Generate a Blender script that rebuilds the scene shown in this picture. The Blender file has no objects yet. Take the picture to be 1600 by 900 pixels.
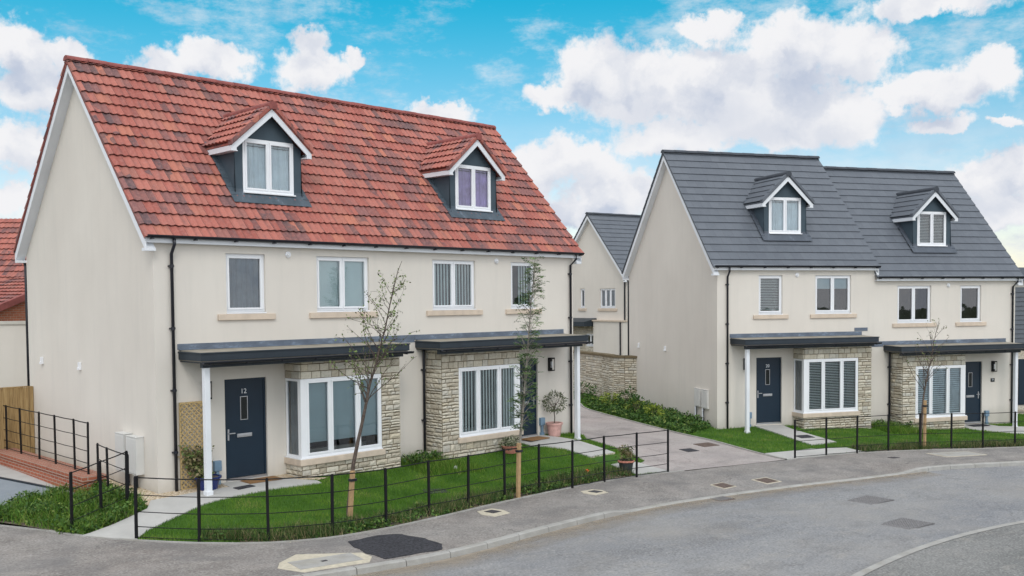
import bpy, bmesh, math, random
import numpy as np
from mathutils import Vector, Matrix
R=math.radians; PI=math.pi
C=bpy.context.scene.collection
scene=bpy.context.scene
# ------------------------------------------------------------------ camera
CAM=np.array([-8.998,-19.359,3.879]); yaw,pit,rol=R(-44.827),R(2.285),R(.491)
F_=np.array([-math.sin(yaw)*math.cos(pit),math.cos(yaw)*math.cos(pit),-math.sin(pit)])
R0=np.array([math.cos(yaw),math.sin(yaw),0]);U0=np.cross(R0,F_)
RX=math.cos(rol)*R0-math.sin(rol)*U0; UX=math.sin(rol)*R0+math.cos(rol)*U0
cd=bpy.data.cameras.new('camera'); cam=bpy.data.objects.new('camera',cd); C.objects.link(cam)
cam.matrix_world=Matrix(((RX[0],UX[0],-F_[0],CAM[0]),(RX[1],UX[1],-F_[1],CAM[1]),(RX[2],UX[2],-F_[2],CAM[2]),(0,0,0,1)))
cd.sensor_width=36; cd.lens=36*1543.5/1600; cd.shift_y=81.6/1600; cd.clip_end=3000; cd.clip_start=.1
scene.camera=cam
# ------------------------------------------------------------------ sky + sun
SUN_EL,SUN_AZ=46,-126          # azimuth of the sun, degrees ccw from +x
def build_world():
    w=bpy.data.worlds.new('World'); scene.world=w; w.use_nodes=True
    nt=w.node_tree; N=nt.nodes; L=nt.links; N.clear()
    out=N.new('ShaderNodeOutputWorld'); bg=N.new('ShaderNodeBackground'); bg.inputs[1].default_value=.15
    L.new(bg.outputs[0],out.inputs[0])
    sky=N.new('ShaderNodeTexSky'); sky.sky_type='NISHITA'; sky.sun_disc=False
    sky.sun_elevation=R(SUN_EL); sky.sun_rotation=R(90-SUN_AZ); sky.air_density=1; sky.dust_density=.3; sky.ozone_density=1.5
    def mth(op,a,b=None,c=None,clamp=False):
        n=N.new('ShaderNodeMath'); n.operation=op; n.use_clamp=clamp
        for i,v in enumerate((a,b,c)):
            if v is None: continue
            if hasattr(v,'links'): L.new(v,n.inputs[i])
            else: n.inputs[i].default_value=v
        return n.outputs[0]
    def vm(op,a,b=None):
        n=N.new('ShaderNodeVectorMath'); n.operation=op
        for i,v in enumerate((a,b)):
            if v is None: continue
            if hasattr(v,'links'): L.new(v,n.inputs[i])
            else: n.inputs[i].default_value=v
        return n
    def maprange(v,a,b,c=0,d=1,smooth=True):
        n=N.new('ShaderNodeMapRange'); n.interpolation_type='SMOOTHSTEP' if smooth else 'LINEAR'
        L.new(v,n.inputs[0]); n.inputs[1].default_value=a;n.inputs[2].default_value=b;n.inputs[3].default_value=c;n.inputs[4].default_value=d
        return n.outputs[0]
    def mix(f,a,b):
        n=N.new('ShaderNodeMix'); n.data_type='RGBA'
        for s,v in ((n.inputs[0],f),(n.inputs[6],a),(n.inputs[7],b)):
            if hasattr(v,'links'): L.new(v,s)
            else: s.default_value=v
        return n.outputs[2]
    tc=N.new('ShaderNodeTexCoord'); sp=N.new('ShaderNodeSeparateXYZ'); L.new(tc.outputs['Generated'],sp.inputs[0])
    az=mth('ARCTAN2',sp.outputs[1],sp.outputs[0]); el=mth('ARCSINE',sp.outputs[2])
    cb=N.new('ShaderNodeCombineXYZ'); L.new(az,cb.inputs[0]); L.new(el,cb.inputs[1]); P=cb.outputs[0]
    def noise(vec,sc,det=6,ro=.55,col=False):
        n=N.new('ShaderNodeTexNoise'); n.inputs['Scale'].default_value=sc; n.inputs['Detail'].default_value=det; n.inputs['Roughness'].default_value=ro
        L.new(vec,n.inputs['Vector']); return n.outputs[1 if col else 0]
    n1=noise(P,26,7,.62,True); w1=vm('SUBTRACT',n1,(.5,.5,.5)).outputs[0]
    s1=vm('SCALE',w1); s1.inputs['Scale'].default_value=.05
    PW=vm('ADD',P,s1.outputs[0]).outputs[0]
    blobs=BLOBS
    def field(p):
        acc=None
        for (a,e,ra,re) in blobs:
            d=vm('SUBTRACT',p,(a,e,0)).outputs[0]; q=vm('MULTIPLY',d,(1/ra,1/re,0)).outputs[0]
            l=vm('LENGTH',q).outputs[1]
            if acc is None: acc=l
            else: acc=mth('SMOOTH_MIN',acc,l,.25)
        return acc
    f1=field(PW); up=vm('ADD',PW,(-.006,.022,0)).outputs[0]; f2=field(up)
    fine=noise(P,60,6,.62)
    fd=mth('ADD',f1,mth('MULTIPLY',mth('SUBTRACT',fine,.5),1.0))
    mask=maprange(fd,1.24,.74)
    # rest of the sky, unseen: cloud cover added for neutral light and reflections
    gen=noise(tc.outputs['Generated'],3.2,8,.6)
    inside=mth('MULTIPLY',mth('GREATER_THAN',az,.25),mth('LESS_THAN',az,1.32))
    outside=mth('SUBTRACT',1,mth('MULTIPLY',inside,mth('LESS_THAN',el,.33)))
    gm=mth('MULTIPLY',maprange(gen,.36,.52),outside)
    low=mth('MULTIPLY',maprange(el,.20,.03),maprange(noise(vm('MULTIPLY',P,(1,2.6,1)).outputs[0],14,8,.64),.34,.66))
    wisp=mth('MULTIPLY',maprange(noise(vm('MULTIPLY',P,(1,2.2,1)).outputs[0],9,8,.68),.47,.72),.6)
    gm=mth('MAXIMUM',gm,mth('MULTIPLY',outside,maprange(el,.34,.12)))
    mask=mth('MAXIMUM',mth('MAXIMUM',mask,gm),mth('MAXIMUM',mth('MULTIPLY',low,.85),wisp))
    shade=maprange(f2,.9,.1)                       # cloud overhead -> underside
    sh2=mth('MULTIPLY',maprange(noise(PW,17,4,.5),.45,.72),.7)
    sh=mth('MULTIPLY',mth('ADD',mth('MULTIPLY',shade,.55),sh2),.75,clamp=True)
    cloud=mix(sh,CLOUD_HI,CLOUD_LO)
    tint=mix(maprange(el,0.06,.33),(.68,.62,.60,1),SKY_TOP)
    m=N.new('ShaderNodeMix'); m.data_type='RGBA'; m.blend_type='MULTIPLY'; m.inputs[0].default_value=1
    L.new(sky.outputs[0],m.inputs[6]); L.new(tint,m.inputs[7])
    # unseen cloud deck, given added brightness towards the sun to light the walls
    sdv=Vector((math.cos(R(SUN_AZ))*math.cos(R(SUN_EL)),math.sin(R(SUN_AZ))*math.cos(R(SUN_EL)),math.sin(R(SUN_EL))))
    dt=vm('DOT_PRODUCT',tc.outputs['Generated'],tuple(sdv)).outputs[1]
    boost=mth('ADD',1.0,mth('MULTIPLY',maprange(dt,-.35,.8),DECK_FILL))
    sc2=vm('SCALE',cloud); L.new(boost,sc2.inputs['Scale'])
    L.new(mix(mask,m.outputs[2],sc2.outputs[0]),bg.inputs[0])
CLOUD_HI=(4.4,4.4,4.5,1); CLOUD_LO=(2.3,2.65,3.35,1); SKY_TOP=(.015,.66,.66,1); DECK_FILL=.85
BLOBS=[(0.706,0.219,0.038,0.037),(0.741,0.202,0.032,0.016),(0.652,0.206,0.07,0.04),(0.578,0.202,0.069,0.046),(0.505,0.233,0.055,0.036),(0.453,0.226,0.042,0.029),(0.535,0.182,0.1,0.031),(0.47,0.172,0.043,0.03),(0.59,0.259,0.035,0.015),(0.343,0.202,0.029,0.02),(0.38,0.189,0.053,0.02),(0.419,0.183,0.03,0.012),(0.392,0.265,0.065,0.013),(0.337,0.106,0.041,0.023),(0.317,0.116,0.029,0.017),(0.332,0.077,0.046,0.017),(0.723,0.14,0.058,0.022),(0.768,0.128,0.032,0.026),(0.684,0.108,0.051,0.025),(0.621,0.156,0.063,0.019),(0.729,0.089,0.045,0.019),(0.517,0.157,0.037,0.018),(1.245,0.224,0.032,0.025),(1.203,0.225,0.023,0.013),(1.079,0.229,0.043,0.018),(1.12,0.223,0.03,0.015),(1.225,0.192,0.042,0.024),(1.245,0.141,0.040,0.022),(1.253,0.096,0.023,0.014),(0.985,0.251,0.022,0.017),(0.982,0.224,0.038,0.021),(0.939,0.234,0.013,0.009),(0.857,0.187,0.038,0.011),(0.375,0.157,0.029,0.01),(0.327,0.153,0.014,0.007)]
build_world()
sl=bpy.data.lights.new('sun','SUN'); sl.energy=.75; sl.angle=R(20); sl.color=(1,.96,.9)
so=bpy.data.objects.new('sun',sl); C.objects.link(so)
sd=Vector((math.cos(R(SUN_AZ))*math.cos(R(SUN_EL)),math.sin(R(SUN_AZ))*math.cos(R(SUN_EL)),math.sin(R(SUN_EL))))
so.rotation_euler=sd.to_track_quat('Z','Y').to_euler()
scene.view_settings.view_transform='Standard'; scene.view_settings.look='None'; scene.view_settings.exposure=0.45; scene.view_settings.gamma=1
scene.view_settings.use_curve_mapping=False
scene.cycles.max_bounces=6; scene.cycles.transparent_max_bounces=10
# ------------------------------------------------------------------ ground height
GC=[]
_f=[(-2.04,-.73),(-1.37,-2.03),(-.65,-3),(.29,-3.76),(1.38,-4.17),(2.57,-4.24),(3.85,-4),(4.98,-3.94),(6.22,-3.78),(7.42,-3.69),(8.54,-3.72),(9.79,-3.67),(10.98,-3.75),(12.2,-3.84),(13.8,-3.95),(15.5,-4.3),(17.17,-4.76),(18.41,-5.1),(19.64,-5.47),(20.86,-5.9),(22.01,-6.4),(22.9,-7.03),(23.88,-7.64),(25.11,-8.2),(27,-9),(29,-10)]
GC+=[(x,y,-.4-.024*x) for x,y in _f]+[(x,y-.6,-.4-.024*x) for x,y in _f]
GC+=[(-2.9,-.1,-.33),(-4,1.2,-.3),(-6,4,-.25),(-8,8,-.15),(-4,7,-.1),(-3,4,-.15)]
GC+=[(0,0,-.02),(1.5,0,0),(2.6,0,0),(4.4,-.7,-.06),(6.4,0,-.04),(8.5,-.6,-.08),(10.2,0,-.02),(12.8,0,-.06),(0,1.5,0),(0,4,0),(0,7,.02),(-.5,0,-.05),(.7,-.8,-.04),(2,-1,-.03),(11,-1,-.05),(12.2,-.9,-.12)]
GC+=[(-1,2,-.1),(-1,6.6,-.02),(-1,-.6,-.22)]
GC+=[(14.3,-1,-.42),(14.5,2,-.35),(16,4,-.3),(18,9,-.15),(21,15,0),(13,5,-.15),(17.2,-1.5,-.6)]
BOX,BOY,BAN=19.772,-.366,R(-26.974)
def Bw(u,v): return (BOX+math.cos(BAN)*u-math.sin(BAN)*v,BOY+math.sin(BAN)*u+math.cos(BAN)*v)
for u,v,z in ((0,0,-.59),(1.5,0,-.56),(2.6,0,-.58),(4.4,-.6,-.68),(6.4,0,-.75),(8.5,-.6,-.93),(10.5,0,-.92),(12.8,0,-.97),(0,.7,-.5),(0,3.5,-.4),(0,7,-.3),(12.8,4,-.9),(-1.2,-1.2,-.62),(15,0,-1.0),(15,8,-.9),(0,12,-.1),(6,12,-.3)):
    GC.append((*Bw(u,v),z))
GC=np.array(GC)
def _k(r2): return np.where(r2>1e-12,r2*np.log(r2+1e-12)*.5,0)
def _fit():
    n=len(GC);P=GC[:,:2];d=((P[:,None]-P[None])**2).sum(-1)
    K=_k(d)+np.eye(n)*.02;A=np.zeros((n+3,n+3));A[:n,:n]=K;A[:n,n]=1;A[:n,n+1:]=P;A[n:,:n]=A[:n,n:].T
    return np.linalg.solve(A,np.concatenate([GC[:,2],[0,0,0]]))
_w=_fit()
def garden(x,y):
    r2=(GC[:,0]-x)**2+(GC[:,1]-y)**2
    return float(_w[:-3]@_k(r2)+_w[-3]+_w[-2]*x+_w[-1]*y)
def road(x,y): return -.4-.024*min(max(x,-40),60)
def smooth(t): t=min(1,max(0,t)); return t*t*(3-2*t)
KERB=[(-16,-4.2),(-10,-4.9),(-6,-5.4),(-3,-5.8),(-.54,-6.12),(.74,-6.33),(1.9,-6.45),(3.09,-6.4),(4.65,-6.23),(6.87,-6.08),(8.85,-6.1),(10.77,-6.36),(11.74,-6.52),(13.88,-6.95),(15.6,-7.4),(18.28,-8.0),(19.5,-8.4),(21.76,-9.5),(24,-10.9),(27,-13.2),(31,-17),(36,-23),(40,-30)]
def catmull(P,step=.25,closed=False):
    out=[]; n=len(P)
    for i in range(n-1):
        p0=P[max(i-1,0)];p1=P[i];p2=P[i+1];p3=P[min(i+2,n-1)]
        L=math.dist(p1,p2); k=max(1,int(L/step))
        for j in range(k):
            t=j/k
            out.append(tuple(.5*((2*p1[a])+(-p0[a]+p2[a])*t+(2*p0[a]-5*p1[a]+4*p2[a]-p3[a])*t*t+(-p0[a]+3*p1[a]-3*p2[a]+p3[a])*t**3) for a in range(len(p1))))
    out.append(tuple(P[-1])); return out
KC=catmull(KERB,.3); KA=np.array(KC)
def drop(x): return smooth((x-6.9)/.9)*smooth((18.2-x)/.9)
def pave(x,y):
    d=float(np.sqrt(((KA-np.array([x,y]))**2).sum(1).min()))
    return road(x,y)-.085*drop(x)*smooth(1-d/1.3)
# ------------------------------------------------------------------ materials
MATS={}
def nm(name):
    m=bpy.data.materials.new(name); m.use_nodes=True; MATS[name]=m
    nt=m.node_tree; b=nt.nodes['Principled BSDF']
    return m,nt,nt.nodes,nt.links,b
def S(L,sock,v):
    if hasattr(v,'links'): L.new(v,sock)
    else: sock.default_value=v
class NB:
    def __init__(s,name,rough=.8,spec=.3):
        s.m,s.nt,s.N,s.L,s.b=nm(name); s.b.inputs['Roughness'].default_value=rough; s.b.inputs['Specular IOR Level'].default_value=spec
    def co(s,kind='Object'): return s.N.new('ShaderNodeTexCoord').outputs[kind]
    def uv(s): return s.N.new('ShaderNodeUVMap').outputs[0]
    def noise(s,sc,det=4,ro=.55,vec=None,col=False,scale=None):
        n=s.N.new('ShaderNodeTexNoise'); n.inputs['Scale'].default_value=sc; n.inputs['Detail'].default_value=det; n.inputs['Roughness'].default_value=ro
        v=vec if vec is not None else s.co()
        if scale: v=s.vm('MULTIPLY',v,scale)
        s.L.new(v,n.inputs['Vector']); return n.outputs[1 if col else 0]
    def vm(s,op,a,b=None):
        n=s.N.new('ShaderNodeVectorMath'); n.operation=op; S(s.L,n.inputs[0],a)
        if b is not None: S(s.L,n.inputs[1],b)
        return n.outputs[0]
    def ma(s,op,a,b=None,clamp=False):
        n=s.N.new('ShaderNodeMath'); n.operation=op; n.use_clamp=clamp; S(s.L,n.inputs[0],a)
        if b is not None: S(s.L,n.inputs[1],b)
        return n.outputs[0]
    def ramp(s,v,stops,interp='LINEAR'):
        n=s.N.new('ShaderNodeValToRGB'); s.L.new(v,n.inputs[0]); e=n.color_ramp.elements; n.color_ramp.interpolation=interp
        while len(e)<len(stops): e.new(.5)
        for el,(p,c) in zip(e,stops): el.position=p; el.color=(*c,1) if len(c)==3 else c
        return n.outputs[0]
    def mix(s,f,a,b,mode='MIX'):
        n=s.N.new('ShaderNodeMix'); n.data_type='RGBA'; n.blend_type=mode
        for k,v in ((0,f),(6,a),(7,b)):
            if isinstance(v,tuple) and len(v)==3: v=(*v,1)
            S(s.L,n.inputs[k],v)
        return n.outputs[2]
    def mr(s,v,a,b,c=0,d=1):
        n=s.N.new('ShaderNodeMapRange'); S(s.L,n.inputs[0],v)
        for i,x in enumerate((a,b,c,d)): n.inputs[i+1].default_value=x
        return n.outputs[0]
    def col(s,v): S(s.L,s.b.inputs['Base Color'],(*v,1) if isinstance(v,tuple) and len(v)==3 else v); return s
    def bump(s,h,st=.3,dist=.01):
        n=s.N.new('ShaderNodeBump'); n.inputs['Strength'].default_value=st; n.inputs['Distance'].default_value=dist
        s.L.new(h,n.inputs['Height']); s.L.new(n.outputs[0],s.b.inputs['Normal']); return s
def plain(name,c,rough=.6,spec=.3,var=.12,sc=6,metal=0,bump=0):
    n=NB(name,rough,spec); n.b.inputs['Metallic'].default_value=metal
    c2=tuple(x*(1-var) for x in c); c3=tuple(min(1,x*(1+var*.6)) for x in c)
    v=n.noise(sc,5); n.col(n.ramp(v,[(.3,c2),(.7,c3)]))
    if bump: n.bump(n.noise(sc*20,3),bump,.004)
    return n.m
# render (wall)
n=NB('cream_render',.95,.1)
big=n.noise(.5,4,.5); grit=n.noise(160,2,.5); streak=n.noise(1.2,5,.6,scale=(3.5,3.5,.35))
c=n.ramp(big,[(.3,(.655,.605,.54)),(.7,(.72,.67,.60))])
c=n.mix(n.mr(streak,.5,.8,0,.22),c,(.49,.47,.43))
c=n.mix(.12,c,n.ramp(grit,[(.3,(.36,.35,.33)),(.7,(.72,.7,.68))]))
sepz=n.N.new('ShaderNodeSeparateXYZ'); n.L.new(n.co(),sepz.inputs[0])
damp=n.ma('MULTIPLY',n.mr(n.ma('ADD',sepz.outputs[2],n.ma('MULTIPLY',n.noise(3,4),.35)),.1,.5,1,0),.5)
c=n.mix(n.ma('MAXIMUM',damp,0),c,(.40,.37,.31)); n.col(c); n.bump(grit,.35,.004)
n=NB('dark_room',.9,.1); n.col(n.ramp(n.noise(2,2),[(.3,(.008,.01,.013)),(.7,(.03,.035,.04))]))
plain('white_upvc',(.80,.81,.83),.35,.4,.04,2)
plain('white_board',(.74,.76,.79),.45,.4,.07,1.5)
plain('meter_plastic',(.62,.61,.585),.5,.3,.05,3)
plain('black_plastic',(.012,.013,.02),.3,.5,.2,4)
plain('black_iron',(.006,.006,.008),.5,.25,.3,9,0,.2)
plain('fascia_blue',(.026,.036,.047),.5,.35,.15,3)
plain('door_navy',(.010,.024,.042),.38,.35,.1,2)
plain('steel',(.55,.56,.58),.3,.5,.08,8,.9)
plain('sandstone_sill',(.60,.50,.40),.85,.2,.12,5,0,.2)
plain('dormer_grey',(.06,.085,.105),.7,.25,.08,4,0,.1)
plain('terracotta',(.52,.22,.16),.85,.2,.25,14,0,.2)
plain('pink_pot',(.60,.36,.32),.85,.2,.2,10,0,.2)
plain('blue_glaze',(.012,.025,.14),.2,.5,.2,8)
plain('dark_pot',(.04,.05,.05),.5,.3,.2,8)
plain('grey_blue_plastic',(.17,.26,.35),.5,.3,.06,4)
plain('coir',(.28,.16,.08),1,.05,.35,70,0,.5)
plain('asphalt_patch',(.050,.050,.057),.9,.2,.6,22,0,.9)
plain('bark',(.115,.09,.075),.9,.15,.5,30,0,.4)
plain('pale_bark',(.27,.245,.21),.9,.15,.35,24,0,.3)
plain('stake_wood',(.42,.28,.15),.9,.15,.2,12,0,.2)
plain('trellis_wood',(.48,.35,.17),.9,.15,.2,12)
plain('orange_plastic',(.8,.13,.02),.5,.3,.05,4)
plain('cream_slab',(.56,.53,.46),.9,.15,.15,8,0,.2)
plain('mortar_pad',(.52,.47,.37),.95,.1,.18,14,0,.4)
plain('cast_iron',(.05,.045,.05),.6,.4,.3,30,0,.3)
plain('worn_iron',(.24,.23,.23),.55,.4,.3,30,0,.3); plain('worn_iron_base',(.12,.115,.115),.7,.3,.3,30,0,.3)
plain('rust_iron',(.12,.085,.07),.75,.3,.4,20,0,.4)
plain('brick_garage_coping',(.55,.52,.46),.9,.15,.15,4)
n=NB('lead',.5,.4); a=n.noise(1.6,6,.75,scale=(1,1,2.2)); n.col(n.ramp(a,[(.35,(.085,.105,.14)),(.55,(.13,.16,.205)),(.63,(.20,.25,.32)),(.72,(.40,.47,.56))]))
for nm_,lo,hi in (('lead_apron',(.055,.075,.092),(.085,.11,.135)),('lead_apron_grey',(.075,.088,.108),(.10,.115,.14))):
    n=NB(nm_,.6,.3); a=n.noise(2.2,6,.75,scale=(2.5,1,1)); n.col(n.ramp(a,[(.35,lo),(.62,hi),(.68,(.16,.19,.23)),(.74,(.42,.47,.52))]))
n=NB('felt_roof',.95,.1); n.col(n.ramp(n.noise(3,6),[(.3,(.24,.215,.175)),(.7,(.35,.32,.265))])); n.bump(n.noise(150,2),.3,.003)
# timber fence
n=NB('fence_wood',.9,.15); a=n.noise(7,6,.6,scale=(6,6,.35)); n.col(n.ramp(a,[(.25,(.16,.10,.045)),(.5,(.33,.22,.10)),(.75,(.45,.32,.16))])); n.bump(a,.3,.005)
# tiles
def tilemat(name,gauge,tw,red):
    n=NB(name,.75 if red else .55,.25 if red else .4)
    uv=n.uv(); s=n.N.new('ShaderNodeSeparateXYZ'); n.L.new(uv,s.inputs[0])
    row=n.ma('FLOOR',n.ma('DIVIDE',s.outputs[1],gauge)); sh=n.ma('MULTIPLY',n.ma('MODULO',row,2),.5)
    xx=n.ma('ADD',n.ma('DIVIDE',s.outputs[0],tw),sh); col=n.ma('FLOOR',xx); fr=n.ma('FRACT',xx)
    cb=n.N.new('ShaderNodeCombineXYZ'); n.L.new(row,cb.inputs[0]); n.L.new(col,cb.inputs[1])
    wn=n.N.new('ShaderNodeTexWhiteNoise'); wn.noise_dimensions='2D'; n.L.new(cb.outputs[0],wn.inputs['Vector'])
    sp=n.N.new('ShaderNodeSeparateColor'); n.L.new(wn.outputs['Color'],sp.inputs[0])
    if red:
        c=n.ramp(sp.outputs[0],[(0,(.31,.095,.075)),(.3,(.38,.122,.094)),(.55,(.42,.15,.115)),(.72,(.33,.12,.10)),(.84,(.45,.165,.11)),(.93,(.25,.11,.10)),(1,(.22,.10,.095))])
        patch=n.noise(.55,3,.5,vec=uv)
        cb2=n.N.new('ShaderNodeCombineXYZ'); n.L.new(row,cb2.inputs[0]); n.L.new(n.ma('FLOOR',n.ma('MULTIPLY',xx,2.0)),cb2.inputs[1])
        wn2=n.N.new('ShaderNodeTexWhiteNoise'); wn2.noise_dimensions='2D'; n.L.new(cb2.outputs[0],wn2.inputs['Vector']); sp2=n.N.new('ShaderNodeSeparateColor'); n.L.new(wn2.outputs['Color'],sp2.inputs[0])
        thr=n.mr(patch,.40,.62,.95,.74)
        dk=n.ma('MAXIMUM',n.ma('MULTIPLY',n.ma('GREATER_THAN',sp.outputs[1],thr),n.mr(sp2.outputs[2],0,1,.35,.8)),n.ma('MULTIPLY',n.ma('GREATER_THAN',sp2.outputs[0],n.ma('ADD',thr,.03)),n.mr(sp2.outputs[1],0,1,.5,.9)))
        c=n.mix(n.ma('MULTIPLY',dk,n.mr(n.noise(9,4,.6,vec=uv),.3,.6,.55,1)),c,(.078,.066,.074))
        # smoky streak down one side of each tile
        e=n.mr(n.ma('ABSOLUTE',n.ma('SUBTRACT',fr,sp.outputs[2])),.0,.22,1,0)
        c=n.mix(n.ma('MULTIPLY',n.ma('MULTIPLY',n.ma('MAXIMUM',e,0),n.mr(n.noise(3,4,vec=uv),.35,.65,0,1)),.55),c,(.13,.075,.075))
        c=n.mix(n.mr(n.noise(14,5,.65,vec=uv),.45,.8,0,.35),c,(.48,.26,.22))
        jw=.03
    else:
        c=n.ramp(sp.outputs[0],[(0,(.098,.110,.130)),(.5,(.105,.118,.138)),(1,(.114,.127,.148))])
        c=n.mix(n.mr(n.noise(5,5,.6,vec=uv),.4,.8,0,.3),c,(.15,.165,.185))
        jw=.012
    j=n.ma('LESS_THAN',fr,jw); c=n.mix(n.ma('MULTIPLY',j,.75),c,(.03,.02,.022))
    n.col(c); n.bump(n.noise(40,3,vec=uv),.15,.004); return n.m
tilemat('red_tile',.345,.33,True); tilemat('grey_tile',.345,.36,False); tilemat('red_tile_far',.345,.33,True)
plain('red_ridge',(.27,.085,.075),.75,.25,.3,4); plain('grey_ridge',(.055,.062,.075),.6,.3,.2,4)
# stone: random value per stone stored in the uv map
n=NB('rubble_stone',.95,.1); s=n.N.new('ShaderNodeSeparateXYZ'); n.L.new(n.uv(),s.inputs[0])
c=n.ramp(s.outputs[0],[(0,(.40,.35,.275)),(.3,(.54,.485,.39)),(.6,(.65,.60,.50)),(.85,(.48,.455,.40)),(1,(.58,.51,.39))])
a=n.noise(22,6,.7); c=n.mix(n.mr(a,.5,.78,0,.65),c,(.25,.215,.14)); c=n.mix(n.mr(n.noise(9,4,.6),.5,.75,0,.4),c,(.68,.64,.54))
n.col(c); n.bump(n.noise(38,6,.7),.9,.012)
plain('stone_mortar',(.17,.135,.085),1,.05,.3,20,0,.4)
# brick
def brickmat(name,c1,c2,mort,sc):
    n=NB(name,.9,.15); b=n.N.new('ShaderNodeTexBrick'); n.L.new(n.uv(),b.inputs['Vector'])
    b.inputs['Color1'].default_value=(*c1,1);b.inputs['Color2'].default_value=(*c2,1);b.inputs['Mortar'].default_value=(*mort,1)
    b.inputs['Scale'].default_value=1; b.inputs['Brick Width'].default_value=.225*sc;b.inputs['Row Height'].default_value=.075*sc;b.inputs['Mortar Size'].default_value=.008*sc
    c=n.mix(n.mr(n.noise(9,5),.4,.75,0,.4),b.outputs[0],tuple(x*.6 for x in c1)); n.col(c)
    n.bump(n.ma('SUBTRACT',1,b.outputs['Fac']),.5,.008); return n.m
brickmat('red_brick',(.40,.13,.075),(.33,.10,.06),(.42,.36,.30),1); brickmat('far_brick',(.42,.15,.085),(.34,.12,.07),(.36,.27,.2),1)
# glass
m,nt,N,L,b=nm('window_glass'); N.remove(b); out=[x for x in N if x.type=='OUTPUT_MATERIAL'][0]
tr=N.new('ShaderNodeBsdfTransparent'); tr.inputs[0].default_value=(.80,.88,.90,1); gl=N.new('ShaderNodeBsdfGlossy'); gl.inputs['Roughness'].default_value=.015; gl.inputs[0].default_value=(.95,.97,1,1)
fr=N.new('ShaderNodeFresnel'); fr.inputs[0].default_value=1.55
nz=N.new('ShaderNodeTexNoise'); nz.inputs['Scale'].default_value=1.6; tcx=N.new('ShaderNodeTexCoord'); L.new(tcx.outputs['Object'],nz.inputs['Vector'])
bp=N.new('ShaderNodeBump'); bp.inputs['Strength'].default_value=.06; bp.inputs['Distance'].default_value=.05; L.new(nz.outputs[0],bp.inputs['Height']); L.new(bp.outputs[0],gl.inputs['Normal'])
mu=N.new('ShaderNodeMath'); mu.operation='MULTIPLY_ADD'; mu.inputs[1].default_value=1.25; mu.inputs[2].default_value=.04; L.new(fr.outputs[0],mu.inputs[0])
mx=N.new('ShaderNodeMixShader'); L.new(mu.outputs[0],mx.inputs[0]); L.new(tr.outputs[0],mx.inputs[1]); L.new(gl.outputs[0],mx.inputs[2]); L.new(mx.outputs[0],out.inputs[0])
plain('blind_pale',(.74,.82,.80),.9,.1,.05,2); plain('blind_grey',(.50,.58,.60),.9,.1,.05,2); plain('curtain_white',(.82,.87,.90),.95,.1,.15,3)
plain('curtain_purple',(.55,.38,.72),.95,.1,.3,4); plain('net_grey',(.24,.28,.32),.95,.1,.25,3); plain('slat_grey',(.84,.88,.84),.7,.2,.06,4)
# ground
def groundmat(name,stops,sc=1.2,grit=90,gs=.35,rough=.95,bst=.5,patch=None,marks=0):
    n=NB(name,rough,.15); a=n.noise(sc,7,.62); g=n.noise(grit,3,.6)
    c=n.ramp(a,stops)
    if marks:
        c=n.mix(n.mr(n.noise(.16,5,.6,scale=(1,2.6,1)),.35,.65,0,.45),c,(.33,.32,.305))
        c=n.mix(n.mr(n.noise(.55,7,.68,scale=(1,1.8,1)),.50,.70,0,.55),c,(.125,.12,.118))
        c=n.mix(n.mr(n.noise(1.3,7,.7,scale=(1,1.6,1)),.53,.72,0,.5),c,(.33,.305,.27))
    c=n.mix(n.mr(g,.52,.75,0,gs),c,(.45,.44,.42)); c=n.mix(n.mr(g,.46,.25,0,gs),c,(.03,.03,.03))
    if marks:
        w=n.vm('ADD',n.co(),n.noise(1.5,4,.6,col=True)); v=n.N.new('ShaderNodeTexVoronoi'); v.feature='DISTANCE_TO_EDGE'; v.inputs['Scale'].default_value=.33; n.L.new(w,v.inputs['Vector'])
        c=n.mix(n.ma('MULTIPLY',n.mr(v.outputs[0],.0,.008,1,0),n.mr(n.noise(.4,3),.5,.6,0,marks)),c,(.05,.048,.045))
        v2=n.N.new('ShaderNodeTexVoronoi'); v2.inputs['Scale'].default_value=2.6; n.L.new(n.co(),v2.inputs['Vector']); c=n.mix(n.ma('MULTIPLY',n.ma('LESS_THAN',v2.outputs[0],n.mr(n.noise(1.1,3),.4,.7,.0,.06)),.8),c,(.42,.40,.36))
        c=n.mix(n.mr(n.noise(6,6,.7),.55,.8,0,.45),c,(.40,.38,.35)); c=n.mix(n.mr(n.noise(4,6,.7),.42,.22,0,.5),c,(.11,.105,.10))
    if patch: c=n.mix(n.mr(n.noise(patch[0],4,.55),patch[1],patch[2],0,patch[3]),c,patch[4])
    n.col(c); n.bump(g,bst,.008); return n
n=groundmat('road_asphalt',[(.2,(.165,.172,.185)),(.5,(.205,.21,.222)),(.8,(.26,.262,.265))],.7,24,.55,marks=.4,patch=(.33,.48,.68,.5,(.30,.285,.265)))
groundmat('pavement_asphalt',[(.2,(.145,.128,.116)),(.5,(.212,.189,.172)),(.8,(.31,.278,.253))],1.3,26,.6,marks=.7,patch=(.9,.5,.7,.55,(.145,.14,.14)))
groundmat('driveway_asphalt',[(.25,(.31,.262,.247)),(.5,(.385,.33,.312)),(.75,(.45,.395,.37))],.9,26,.4,marks=.3,patch=(.7,.5,.75,.4,(.22,.2,.2)))
groundmat('near_pavement',[(.25,(.11,.115,.11)),(.75,(.19,.19,.185))],1.1,26,.6,marks=.5)
groundmat('soil',[(.25,(.08,.062,.046)),(.75,(.21,.17,.13))],5,60,.3,bst=1)
groundmat('drive_blue',[(.25,(.20,.23,.26)),(.75,(.27,.30,.33))],1.5,80,.2)
groundmat('kerb_concrete',[(.25,(.29,.28,.26)),(.75,(.42,.41,.385))],3,60,.2,patch=(2.2,.5,.7,.45,(.27,.25,.2)))
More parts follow.
